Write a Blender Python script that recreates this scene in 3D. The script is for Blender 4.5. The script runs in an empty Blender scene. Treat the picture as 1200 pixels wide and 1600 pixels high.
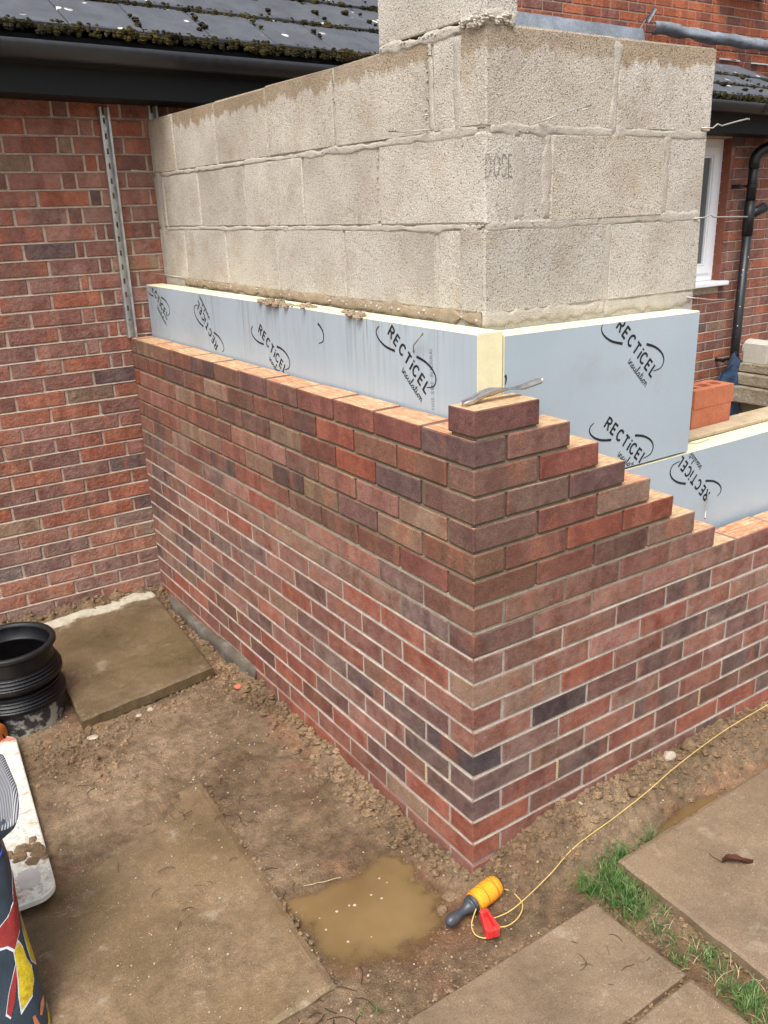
import bpy, math, random
from mathutils import Vector, Matrix, noise
random.seed(7)
R = random.random
def U(a, b): return a + (b - a) * R()
scene = bpy.context.scene
col = scene.collection

# ------------------------------------------------------------------ camera
cam_data = bpy.data.cameras.new('camera')
cam_data.sensor_width = 36.0
cam_data.lens = 1339.12 * 36.0 / 1600.0
cam_data.clip_start = 0.02
cam_data.clip_end = 500
cam = bpy.data.objects.new('camera', cam_data)
col.objects.link(cam)
cr = Vector((0.82798731, -0.55984158, -0.03184993))
cu = Vector((0.21155877, 0.25927742, 0.94234713))
cf = Vector((0.51930714, 0.78698959, -0.33311781))
mw = Matrix((cr, cu, -cf)).transposed().to_4x4()
mw.translation = Vector((-1.28953560, -1.54998753, 0.52744867))
cam.matrix_world = mw
scene.camera = cam

# ------------------------------------------------------------------ light
SUN_DIR = Vector((-0.58, -0.46, 1.30)).normalized()     # towards the sun
world = bpy.data.worlds.new('World')
scene.world = world
world.use_nodes = True
wn = world.node_tree.nodes; wl = world.node_tree.links
wn.clear()
sky = wn.new('ShaderNodeTexSky'); sky.sky_type = 'NISHITA'; sky.sun_disc = False
sky.sun_elevation = math.asin(SUN_DIR.z)
sky.sun_rotation = math.atan2(SUN_DIR.x, SUN_DIR.y)
sky.air_density = 1.0; sky.dust_density = 4.0; sky.ozone_density = 1.0
hs = wn.new('ShaderNodeHueSaturation'); hs.inputs['Saturation'].default_value = 0.38
bg = wn.new('ShaderNodeBackground'); bg.inputs['Strength'].default_value = 0.15
wo = wn.new('ShaderNodeOutputWorld')
wl.new(sky.outputs[0], hs.inputs['Color']); wl.new(hs.outputs[0], bg.inputs[0]); wl.new(bg.outputs[0], wo.inputs[0])
sun_data = bpy.data.lights.new('sun', 'SUN')
sun_data.energy = 1.9; sun_data.angle = math.radians(32); sun_data.color = (1, 0.968, 0.92)
sun = bpy.data.objects.new('sun', sun_data); col.objects.link(sun)
sun.rotation_euler = SUN_DIR.to_track_quat('Z', 'Y').to_euler()
vs = scene.view_settings
vs.view_transform = 'Standard'; vs.look = 'None'; vs.gamma = 1; vs.use_curve_mapping = False
vs.exposure = 0.84

# ------------------------------------------------------------------ helpers
GZ = -1.335          # nominal ground level
L = 2.55             # house facade plane

class MB:
    def __init__(s): s.v = []; s.f = []; s.m = []; s.c = None
    def add(s, vs_, fs, mi=0):
        o = len(s.v); s.v += [tuple(x) for x in vs_]
        s.f += [tuple(i + o for i in f) for f in fs]; s.m += [mi] * len(fs)
    def box(s, x0, x1, y0, y1, z0, z1, mi=0, ch=0.0):
        if ch <= 0:
            s.add([(x0,y0,z0),(x1,y0,z0),(x1,y1,z0),(x0,y1,z0),(x0,y0,z1),(x1,y0,z1),(x1,y1,z1),(x0,y1,z1)],
                  [(0,3,2,1),(4,5,6,7),(0,1,5,4),(1,2,6,5),(2,3,7,6),(3,0,4,7)], mi)
        else:
            v, f, t = chamfer_box(x1-x0, y1-y0, z1-z0, ch)
            cx, cy, cz = (x0+x1)/2, (y0+y1)/2, (z0+z1)/2
            s.add([(a+cx, b+cy, c+cz) for a, b, c in v], f, mi)
    def obox(s, o, ax, ay, az, mi=0):
        "oriented box from corner o with edge vectors"
        o, ax, ay, az = map(Vector, (o, ax, ay, az))
        vv = [o, o+ax, o+ax+ay, o+ay, o+az, o+ax+az, o+ax+ay+az, o+ay+az]
        s.add(vv, [(0,3,2,1),(4,5,6,7),(0,1,5,4),(1,2,6,5),(2,3,7,6),(3,0,4,7)], mi)
    def tube(s, pts, r, n=8, mi=0, cap=True):
        pts = [Vector(p) for p in pts]
        rs = r if isinstance(r, (list, tuple)) else [r] * len(pts)
        t0 = (pts[1] - pts[0]).normalized()
        a = t0.orthogonal().normalized()
        rings = []
        for i, p in enumerate(pts):
            t = (pts[min(i+1, len(pts)-1)] - pts[max(i-1, 0)]).normalized()
            a = (a - t * a.dot(t)).normalized(); b = t.cross(a)
            rings.append([p + (a * math.cos(2*math.pi*k/n) + b * math.sin(2*math.pi*k/n)) * rs[i] for k in range(n)])
        vv = [q for g in rings for q in g]; ff = []
        for i in range(len(pts) - 1):
            for k in range(n):
                k2 = (k + 1) % n
                ff.append((i*n+k, i*n+k2, (i+1)*n+k2, (i+1)*n+k))
        if cap: ff += [tuple(range(n-1, -1, -1)), tuple((len(pts)-1)*n + k for k in range(n))]
        s.add(vv, ff, mi)
    def lathe(s, prof, c, n=64, mi=0, axis=None):
        "profile [(r,z)] round vertical axis at c"
        vv = []; ff = []
        for r, z in prof:
            for k in range(n):
                a = 2 * math.pi * k / n
                vv.append((c[0] + r*math.cos(a), c[1] + r*math.sin(a), c[2] + z))
        for i in range(len(prof) - 1):
            for k in range(n):
                k2 = (k + 1) % n
                ff.append((i*n+k, i*n+k2, (i+1)*n+k2, (i+1)*n+k))
        s.add(vv, ff, mi)
    def grid(s, fn, nu, nv, mi=0):
        vv = [fn(i / nu, j / nv) for j in range(nv + 1) for i in range(nu + 1)]
        ff = [(j*(nu+1)+i, j*(nu+1)+i+1, (j+1)*(nu+1)+i+1, (j+1)*(nu+1)+i) for j in range(nv) for i in range(nu)]
        s.add(vv, ff, mi)
    def mesh(s, name, mats, smooth=False):
        me = bpy.data.meshes.new(name)
        me.from_pydata(s.v, [], s.f); me.update()
        for m in (mats if isinstance(mats, (list, tuple)) else [mats]): me.materials.append(m)
        if max(s.m, default=0) > 0: me.polygons.foreach_set('material_index', s.m)
        if smooth: me.polygons.foreach_set('use_smooth', [True] * len(s.f))
        return me
    def build(s, name, mats, parent=None, smooth=False, base=None, **kw):
        o = bpy.data.objects.new(name, s.mesh(name, mats, smooth)); col.objects.link(o)
        if parent is not None:
            put(o, parent)
        for k, v in kw.items(): o[k] = v
        return o

def world_loc(o):
    v = Vector(o.location)
    while o.parent is not None:
        o = o.parent; v += Vector(o.location)
    return v
def put(o, parent, loc=(0, 0, 0)):
    "parent o so that it sits at world location loc (parents are never rotated)"
    o.parent = parent
    o.location = Vector(loc) - world_loc(parent)

def chamfer_box(lx, ly, lz, c, jit=0.0):
    v = []; idx = {}
    for sx in (-1, 1):
        for sy in (-1, 1):
            for sz in (-1, 1):
                for a in range(3):
                    h = [lx/2, ly/2, lz/2]
                    p = [h[k] - (0 if k == a else c) for k in range(3)]
                    idx[(sx, sy, sz, a)] = len(v)
                    v.append((sx*p[0] + U(-jit, jit), sy*p[1] + U(-jit, jit), sz*p[2] + U(-jit, jit)))
    f = []; t = []
    def face(l, n, kind):
        a, b, c_ = (Vector(v[i]) for i in l[:3])
        if (b - a).cross(c_ - b).dot(Vector(n)) < 0: l = l[::-1]
        f.append(tuple(l)); t.append(kind)
    for a in range(3):
        o = [k for k in range(3) if k != a]
        for s in (-1, 1):
            l = []
            for p, q in ((-1,-1),(1,-1),(1,1),(-1,1)):
                k = [0,0,0]; k[a] = s; k[o[0]] = p; k[o[1]] = q
                l.append(idx[(k[0],k[1],k[2],a)])
            n = [0,0,0]; n[a] = s
            face(l, n, a)
    for a in range(3):       # edges along axis a
        b, c_ = [k for k in range(3) if k != a]
        for p in (-1, 1):
            for q in (-1, 1):
                def key(s, ax):
                    k = [0,0,0]; k[a] = s; k[b] = p; k[c_] = q
                    return idx[(k[0],k[1],k[2],ax)]
                n = [0,0,0]; n[b] = p; n[c_] = q
                face([key(-1,b), key(1,b), key(1,c_), key(-1,c_)], n, 3)
    for sx in (-1,1):
        for sy in (-1,1):
            for sz in (-1,1):
                face([idx[(sx,sy,sz,k)] for k in range(3)], (sx,sy,sz), 3)
    return v, f, t

def thing(name, label, cat, loc, group=None):
    o = bpy.data.objects.new(name, None); col.objects.link(o)
    o.empty_display_size = 0.05; o.location = loc
    o['label'] = label; o['category'] = cat
    if group: o['group'] = group
    return o
def tag(o, label=None, cat=None, group=None, kind=None):
    if label: o['label'] = label
    if cat: o['category'] = cat
    if group: o['group'] = group
    if kind: o['kind'] = kind
    return o
def rebase(o, base):
    "move the origin of a top-level mesh to base, geometry staying put"
    o.data.transform(Matrix.Translation(-Vector(base))); o.location = base
    return o

# ------------------------------------------------------------------ materials
class NT:
    def __init__(s, name):
        s.mat = bpy.data.materials.new(name); s.mat.use_nodes = True
        s.t = s.mat.node_tree; s.t.nodes.clear()
        s.bsdf = s.n('ShaderNodeBsdfPrincipled'); s.out = s.n('ShaderNodeOutputMaterial')
        s.l(s.bsdf.outputs[0], s.out.inputs[0])
    def n(s, t): return s.t.nodes.new(t)
    def l(s, a, b): s.t.links.new(a, b)
    def set(s, sock, v):
        if hasattr(v, 'is_output') or isinstance(v, bpy.types.NodeSocket): s.l(v, sock)
        else: sock.default_value = v
    def coord(s, which='Object'): return s.n('ShaderNodeTexCoord').outputs[which]
    def mapping(s, vec, scale=(1,1,1), loc=(0,0,0), rot=(0,0,0)):
        m = s.n('ShaderNodeMapping'); s.l(vec, m.inputs[0])
        m.inputs['Scale'].default_value = scale; s.set(m.inputs['Location'], loc); m.inputs['Rotation'].default_value = rot
        return m.outputs[0]
    def noise(s, vec, scale, detail=3, rough=0.55, dist=0.0, out=0):
        m = s.n('ShaderNodeTexNoise'); s.l(vec, m.inputs['Vector'])
        m.inputs['Scale'].default_value = scale; m.inputs['Detail'].default_value = detail
        m.inputs['Roughness'].default_value = rough; m.inputs['Distortion'].default_value = dist
        return m.outputs[out]
    def voro(s, vec, scale, feature='F1', out='Distance', rnd=1.0):
        m = s.n('ShaderNodeTexVoronoi'); m.feature = feature; s.l(vec, m.inputs['Vector'])
        m.inputs['Scale'].default_value = scale; m.inputs['Randomness'].default_value = rnd
        return m.outputs[out]
    def ramp(s, fac, stops, interp='LINEAR'):
        m = s.n('ShaderNodeValToRGB'); s.l(fac, m.inputs[0]); m.color_ramp.interpolation = interp
        e = m.color_ramp.elements
        while len(e) < len(stops): e.new(0.5)
        for el, (p, c) in zip(e, stops):
            el.position = p
            el.color = (c, c, c, 1) if isinstance(c, (int, float)) else (*c[:3], 1)
        return m.outputs[0]
    def mix(s, fac, a, b, mode='MIX'):
        m = s.n('ShaderNodeMix'); m.data_type = 'RGBA'; m.blend_type = mode; m.clamp_factor = True
        s.set(m.inputs[0], fac)
        for sock, v in ((m.inputs[6], a), (m.inputs[7], b)):
            if isinstance(v, (tuple, list)): v = (*v[:3], 1)
            s.set(sock, v)
        return m.outputs[2]
    def math(s, op, a, b=0.0, clamp=False):
        m = s.n('ShaderNodeMath'); m.operation = op; m.use_clamp = clamp
        s.set(m.inputs[0], a); s.set(m.inputs[1], b); return m.outputs[0]
    def bump(s, h, strength=0.5, dist=0.01, normal=None):
        m = s.n('ShaderNodeBump'); m.inputs['Strength'].default_value = strength; m.inputs['Distance'].default_value = dist
        s.l(h, m.inputs['Height'])
        if normal: s.l(normal, m.inputs['Normal'])
        return m.outputs[0]
    def sep(s, vec):
        m = s.n('ShaderNodeSeparateXYZ'); s.l(vec, m.inputs[0]); return m.outputs
    def fin(s, color, rough=0.8, normal=None, spec=0.3, metal=0.0):
        b = s.bsdf
        if isinstance(color, (tuple, list)): color = (*color[:3], 1)
        s.set(b.inputs['Base Color'], color); s.set(b.inputs['Roughness'], rough)
        s.set(b.inputs['Specular IOR Level'], spec); b.inputs['Metallic'].default_value = metal
        if normal is not None: s.l(normal, b.inputs['Normal'])
        return s.mat

def brick_mat(name, joined=False, rustic=False):
    t = NT(name)
    co = t.coord()
    if joined:
        at = t.n('ShaderNodeAttribute'); at.attribute_name = 'brick_color'
        base = at.outputs['Color']; alpha = at.outputs['Alpha']; vec = co
        xyz = t.sep(co)
    else:
        oi = t.n('ShaderNodeObjectInfo'); base = oi.outputs['Color']; alpha = oi.outputs['Alpha']
        off = t.n('ShaderNodeVectorMath'); off.operation = 'SCALE'; off.inputs[0].default_value = (37.1, 19.7, 53.3)
        t.l(oi.outputs['Random'], off.inputs['Scale'])
        ad = t.n('ShaderNodeVectorMath'); ad.operation = 'ADD'; t.l(co, ad.inputs[0]); t.l(off.outputs[0], ad.inputs[1])
        vec = ad.outputs[0]
    # kiln bands along the length: broad lighter / darker panels
    band = t.noise(t.mapping(vec, (1.0, 0.3, 0.12)), 9.0, 1, 0.4)
    bandm = t.ramp(band, [(0.44, 0.0), (0.49, 1.0)])
    dark = t.mix(0.9, base, (0.46, 0.36, 0.40), 'MULTIPLY')
    c = t.mix(t.math('MULTIPLY', bandm, 0.40 if not rustic else 0.5), base, dark)
    band2 = t.ramp(t.noise(t.mapping(vec, (0.9, 0.3, 0.25), (4.2, 1, 3)), 11.0, 2, 0.5), [(0.56, 0.0), (0.66, 1.0)])
    c = t.mix(t.math('MULTIPLY', band2, 0.45), c, (0.30, 0.105, 0.06) if not rustic else (0.36, 0.11, 0.055))
    mott = t.noise(vec, 34, 4, 0.65)
    c = t.mix(1.0, c, t.ramp(mott, [(0.25, 0.72), (0.75, 1.24)]), 'MULTIPLY')
    sand = t.noise(vec, 330, 3, 0.8)
    c = t.mix(1.0, c, t.ramp(sand, [(0.32, 0.50), (0.68, 1.50)]), 'MULTIPLY')
    # lime bloom / scuffs, amount from the object's alpha
    bl = t.ramp(t.noise(vec, 15, 5, 0.75), [(0.38, 0.0), (0.75, 0.85)])
    c = t.mix(t.math('MULTIPLY', bl, alpha), c, (0.37, 0.265, 0.22))
    fl = t.ramp(t.noise(vec, 95, 2, 0.5), [(0.74, 0.0), (0.78, 0.8)])
    c = t.mix(t.math('MULTIPLY', fl, alpha), c, (0.6, 0.54, 0.47))
    h = t.math('ADD', t.math('MULTIPLY', t.noise(vec, 420, 3, 0.7), 0.5), t.math('MULTIPLY', t.noise(vec, 45, 4, 0.6), 1.0 if not rustic else 2.6))
    nrm = t.bump(h, 0.8, 0.005)
    return t.fin(c, 0.88, nrm, 0.2)

def bed_mat():
    t = NT('brick bed face')
    co = t.coord(); oi = t.n('ShaderNodeObjectInfo')
    off = t.n('ShaderNodeVectorMath'); off.operation = 'SCALE'; off.inputs[0].default_value = (31, 23, 41)
    t.l(oi.outputs['Random'], off.inputs['Scale'])
    ad = t.n('ShaderNodeVectorMath'); ad.operation = 'ADD'; t.l(co, ad.inputs[0]); t.l(off.outputs[0], ad.inputs[1])
    vec = ad.outputs[0]
    k = t.ramp(oi.outputs['Random'], [(0.0, 0.1), (1.0, 0.85)])
    c = t.mix(k, (0.46, 0.17, 0.085), (0.46, 0.31, 0.175))
    st = t.noise(t.mapping(vec, (1.5, 12, 1)), 9, 4, 0.6)
    c = t.mix(t.ramp(st, [(0.42, 0.0), (0.62, 0.8)]), c, (0.56, 0.41, 0.25))
    c = t.mix(1.0, c, t.ramp(t.noise(vec, 60, 4, 0.7), [(0.3, 0.65), (0.7, 1.2)]), 'MULTIPLY')
    n = t.bump(t.math('ADD', t.noise(vec, 300, 3), t.math('MULTIPLY', st, 1.5)), 0.5, 0.004)
    return t.fin(c, 0.9, n, 0.2)

def rough_mat(name, stops, scale=30, rough=0.9, bump=0.4, bscale=200, dist=0.004, spec=0.2, big=3.0, grain=(0.75, 1.2)):
    t = NT(name); co = t.coord()
    c = t.ramp(t.math('ADD', t.math('MULTIPLY', t.noise(co, scale, 5, 0.6), 0.6), t.math('MULTIPLY', t.noise(co, big, 3, 0.5), 0.4)), stops)
    c = t.mix(1.0, c, t.ramp(t.noise(co, bscale * 1.3, 2, 0.7), [(0.3, grain[0]), (0.7, grain[1])]), 'MULTIPLY')
    n = t.bump(t.math('ADD', t.noise(co, bscale, 4, 0.7), t.noise(co, scale, 4, 0.6)), bump, dist)
    return t.fin(c, rough, n, spec)

M = {}
M['brick'] = brick_mat('facing brick'); M['brick_join'] = brick_mat('facing brick joined', joined=True)
M['house_brick'] = brick_mat('old house brick', rustic=True); M['house_brick_join'] = brick_mat('old house brick joined', joined=True, rustic=True)
M['bed'] = bed_mat()
M['mortar_pale'] = rough_mat('dry pale mortar', [(0.28, (0.24, 0.195, 0.16)), (0.5, (0.36, 0.305, 0.255)), (0.72, (0.52, 0.46, 0.395))], 18)
M['mortar_mid'] = rough_mat('part dried mortar', [(0.3, (0.15, 0.12, 0.085)), (0.55, (0.235, 0.195, 0.145)), (0.75, (0.34, 0.29, 0.23))], 22)
M['mortar_wet'] = rough_mat('fresh damp mortar', [(0.3, (0.105, 0.082, 0.052)), (0.7, (0.185, 0.15, 0.10))], 40)
M['mortar_house'] = rough_mat('old pinkish mortar', [(0.3, (0.28, 0.215, 0.165)), (0.7, (0.50, 0.405, 0.325))], 40)
M['mortar_orange'] = rough_mat('main wall mortar', [(0.3, (0.32, 0.22, 0.16)), (0.7, (0.46, 0.35, 0.27))], 40)
M['concrete'] = rough_mat('footing concrete', [(0.30, (0.06, 0.046, 0.03)), (0.5, (0.105, 0.088, 0.068)), (0.72, (0.24, 0.225, 0.20))], 9)

def block_mat():
    t = NT('dense concrete block'); co = t.coord(); oi = t.n('ShaderNodeObjectInfo')
    off = t.n('ShaderNodeVectorMath'); off.operation = 'SCALE'; off.inputs[0].default_value = (31, 23, 41)
    t.l(oi.outputs['Random'], off.inputs['Scale'])
    ad = t.n('ShaderNodeVectorMath'); ad.operation = 'ADD'; t.l(co, ad.inputs[0]); t.l(off.outputs[0], ad.inputs[1])
    vec = ad.outputs[0]
    c = t.ramp(t.noise(vec, 5, 4, 0.6), [(0.3, (0.40, 0.355, 0.30)), (0.5, (0.475, 0.435, 0.375)), (0.72, (0.55, 0.51, 0.445))])
    c = t.mix(1.0, c, oi.outputs['Color'], 'MULTIPLY'); c = t.mix(1.0, c, (1.02, 1.02, 1.01), 'MULTIPLY')
    c = t.mix(1.0, c, t.ramp(t.noise(vec, 230, 3, 0.85), [(0.32, 0.60), (0.66, 1.26)]), 'MULTIPLY')
    # open pores between the aggregate
    warp = t.n('ShaderNodeVectorMath'); warp.operation = 'ADD'
    nz = t.n('ShaderNodeVectorMath'); nz.operation = 'SCALE'; t.l(t.noise(vec, 120, 2, 0.6, out=1), nz.inputs[0]); nz.inputs['Scale'].default_value = 0.006
    t.l(vec, warp.inputs[0]); t.l(nz.outputs[0], warp.inputs[1])
    v = t.voro(warp.outputs[0], 210)
    pore = t.math('MULTIPLY', t.ramp(t.voro(warp.outputs[0], 165), [(0.20, 1.0), (0.34, 0.0)]), t.ramp(t.noise(vec, 70, 2, 0.6), [(0.42, 0.0), (0.56, 1.0)]))
    c = t.mix(t.math('MULTIPLY', pore, 0.88), c, (0.115, 0.09, 0.065))
    speck = t.ramp(t.voro(vec, 260), [(0.10, 1.0), (0.16, 0.0)])
    c = t.mix(t.math('MULTIPLY', speck, 0.5), c, (0.62, 0.59, 0.53))
    # damp head: ragged brown edge soaked in from the top, amount in the object's alpha (block local z)
    z = t.sep(co)[2]
    ax = t.mapping(vec, (1, 1, 0.15))
    lim = t.math('ADD', 0.1075, t.math('MULTIPLY', t.math('ADD', t.noise(ax, 16, 4, 0.65), -0.12), -0.14))
    d = t.math('MULTIPLY', t.math('SUBTRACT', z, lim), 80, True)
    d = t.math('MULTIPLY', d, oi.outputs['Alpha'])
    blot = t.ramp(t.noise(vec, 7, 5, 0.7), [(0.52, 0.0), (0.70, 0.55)])
    c = t.mix(blot, c, t.mix(1.0, c, (0.86, 0.74, 0.60), 'MULTIPLY'))
    c = t.mix(t.math('MULTIPLY', d, 0.75), c, t.mix(1.0, c, (0.55, 0.42, 0.28), 'MULTIPLY'))
    h = t.math('ADD', t.math('MULTIPLY', pore, -1.6), t.math('ADD', t.math('MULTIPLY', v, -1.0), t.math('MULTIPLY', t.noise(vec, 60, 4, 0.7), 1.3)))
    return t.fin(c, 0.95, t.bump(h, 0.45, 0.003), 0.12)
M['block'] = block_mat()
M['block_mortar'] = rough_mat('block mortar', [(0.3, (0.36, 0.325, 0.275)), (0.7, (0.52, 0.48, 0.41))], 30, bump=0.8)
M['block_mortar_wet'] = rough_mat('brown block bedding mortar', [(0.3, (0.22, 0.165, 0.11)), (0.7, (0.37, 0.30, 0.215))], 30, bump=0.6)

def foil_mat(name, stains):
    t = NT(name); co = t.coord()
    c = t.ramp(t.noise(co, 2.2, 3, 0.5), [(0.3, (0.395, 0.482, 0.548)), (0.7, (0.455, 0.545, 0.608))])
    c = t.mix(1.0, c, t.ramp(t.noise(co, 900, 1), [(0.3, 0.93), (0.7, 1.06)]), 'MULTIPLY')
    sm_ = t.ramp(t.noise(t.mapping(co, (1, 1, 1), (4, 2, 7)), 5.5, 5, 0.7), [(0.56, 0.0), (0.78, 0.35)])
    c = t.mix(sm_, c, (0.36, 0.36, 0.35))
    n = t.noise(co, 1.6, 2, 0.5)
    if stains:
        xyz = t.sep(co)
        run = t.noise(t.mapping(co, (1, 55, 3.0)), 1.0, 5, 0.62)
        run2 = t.noise(t.mapping(co, (1, 110, 5.0)), 1.0, 3, 0.6)
        where = t.math('MULTIPLY', t.ramp(t.noise(t.mapping(co, (0, 2.6, 0)), 1.0, 2, 0.5), [(0.40, 0.0), (0.6, 1.0)]), 1.0)
        f = t.math('MULTIPLY', t.ramp(run, [(0.46, 0.0), (0.64, 1.0)]), where)
        fade = t.ramp(t.math('ADD', xyz[2], 0.05), [(0.0, 0.25), (0.26, 1.0)])
        f = t.math('MULTIPLY', f, fade)
        c = t.mix(t.math('MULTIPLY', f, 0.6), c, (0.30, 0.285, 0.26))
        f2 = t.math('MULTIPLY', t.ramp(run2, [(0.60, 0.0), (0.67, 1.0)]), t.math('MULTIPLY', where, t.ramp(xyz[2], [(0.06, 0.0), (0.21, 1.0)])))
        c = t.mix(t.math('MULTIPLY', f2, 0.7), c, (0.17, 0.125, 0.085))
    return t.fin(c, t.ramp(n, [(0.3, 0.38), (0.7, 0.48)]), t.bump(t.noise(co, 9, 4, 0.6), 0.16, 0.006), 0.45, 0.25)
M['foil'] = foil_mat('insulation foil', False); M['foil_stained'] = foil_mat('stained insulation foil', True)
M['foam'] = rough_mat('cream insulation foam', [(0.3, (0.66, 0.59, 0.36)), (0.7, (0.80, 0.74, 0.50))], 18, 0.9, 0.35, 260, 0.003, grain=(0.93, 1.05))
def plain(name, c, rough=0.5, spec=0.4, metal=0.0, var=0.12, bump=0.0, bs=80):
    t = NT(name); co = t.coord()
    n = t.noise(co, 25, 4, 0.6)
    cc = t.mix(1.0, c, t.ramp(n, [(0.25, 1 - var), (0.75, 1 + var)]), 'MULTIPLY')
    return t.fin(cc, t.ramp(n, [(0.3, max(0.02, rough - 0.06)), (0.7, min(1, rough + 0.06))]), t.bump(t.noise(co, bs, 4, 0.6), bump, 0.004) if bump else None, spec, metal)
M['ink'] = plain('black print', (0.012, 0.013, 0.016), 0.5)
M['ink_grey'] = plain('grey dot print', (0.16, 0.18, 0.21), 0.6)
M['block_ink'] = plain('grey block stamp', (0.19, 0.175, 0.165), 0.9, 0.1, var=0.5)
M['galv'] = plain('galvanised steel', (0.50, 0.51, 0.50), 0.42, 0.5, 0.85, 0.25, 0.1)
M['slot'] = plain('slot shadow void', (0.05, 0.045, 0.04), 0.9)
M['steel'] = plain('worn tool steel', (0.50, 0.47, 0.43), 0.3, 0.5, 0.95, 0.3, 0.12, 60)
M['wire'] = plain('tie wire', (0.40, 0.38, 0.35), 0.45, 0.5, 0.6)
def tile_mat():
    t = NT('slate grey roof tile'); co = t.coord(); oi = t.n('ShaderNodeObjectInfo')
    off = t.n('ShaderNodeVectorMath'); off.operation = 'SCALE'; off.inputs[0].default_value = (31, 23, 41)
    t.l(oi.outputs['Random'], off.inputs['Scale'])
    ad = t.n('ShaderNodeVectorMath'); ad.operation = 'ADD'; t.l(co, ad.inputs[0]); t.l(off.outputs[0], ad.inputs[1]); vec = ad.outputs[0]
    c = t.ramp(t.noise(vec, 9, 5, 0.6), [(0.3, (0.050, 0.055, 0.066)), (0.7, (0.084, 0.091, 0.107))])
    sp = t.ramp(t.voro(vec, 9.5), [(0.14, 1.0), (0.19, 0.0)])
    gate = t.ramp(t.noise(vec, 6, 2), [(0.50, 0.0), (0.54, 1.0)])
    c = t.mix(t.math('MULTIPLY', sp, gate), c, (0.60, 0.58, 0.55))
    dk = t.ramp(t.noise(vec, 34, 3), [(0.66, 0.0), (0.70, 1.0)])
    c = t.mix(t.math('MULTIPLY', dk, 0.7), c, (0.03, 0.03, 0.025))
    return t.fin(c, 0.75, t.bump(t.noise(vec, 160, 4, 0.6), 0.3, 0.004), 0.3)
M['tile'] = tile_mat()
M['moss'] = rough_mat('moss', [(0.38, (0.010, 0.010, 0.006)), (0.54, (0.048, 0.038, 0.012)), (0.74, (0.13, 0.098, 0.026))], 16, 0.95, 0.8, 150, 0.01, grain=(0.5, 1.4))
M['black_plastic'] = plain('black upvc', (0.008, 0.0085, 0.0095), 0.45, 0.45, var=0.3)
M['gutter'] = plain('black gutter plastic', (0.017, 0.019, 0.023), 0.4, 0.5, var=0.3)
M['fascia'] = plain('black painted fascia board', (0.0065, 0.0078, 0.0088), 0.65, 0.25, var=0.4, bump=0.1)
def pipe_mat():
    t = NT('speckled black downpipe'); co = t.coord()
    sp = t.ramp(t.voro(co, 34), [(0.12, 1.0), (0.17, 0.0)])
    g = t.math('MULTIPLY', sp, t.ramp(t.noise(co, 18, 2), [(0.50, 0.0), (0.54, 1.0)]))
    return t.fin(t.mix(g, (0.014, 0.014, 0.016), (0.55, 0.54, 0.50)), 0.4, None, 0.45)
M['pipe'] = pipe_mat()
M['upvc'] = plain('white upvc', (0.78, 0.79, 0.81), 0.35, 0.5, var=0.03)
t = NT('window glass'); t.fin((0.10, 0.11, 0.11), 0.04, None, 0.6); M['glass'] = t.mat
M['blind'] = plain('dark room behind the glass', (0.09, 0.085, 0.07), 0.8)
M['lead'] = rough_mat('lead flashing', [(0.3, (0.10, 0.11, 0.125)), (0.6, (0.24, 0.27, 0.31)), (0.8, (0.40, 0.45, 0.50))], 8, 0.5, 0.25, 60, 0.006, 0.5)
M['timber'] = rough_mat('weathered timber', [(0.3, (0.30, 0.225, 0.14)), (0.7, (0.50, 0.40, 0.27))], 20, 0.85, 0.3)
M['redbrick'] = rough_mat('orange common brick', [(0.3, (0.34, 0.105, 0.05)), (0.7, (0.50, 0.18, 0.10))], 20, 0.88, 0.4, 220)
M['blue_sheet'] = plain('blue polythene', (0.03, 0.065, 0.12), 0.32, 0.5, var=0.4, bump=0.25, bs=25)
M['grey_sheet'] = rough_mat('rough buff stone flag', [(0.32, (0.17, 0.13, 0.09)), (0.5, (0.29, 0.24, 0.175)), (0.7, (0.40, 0.34, 0.26))], 14, 0.95, 0.9, 60, 0.012)
M['whitepl'] = plain('white plastic offcut', (0.45, 0.42, 0.36), 0.5)

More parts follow.
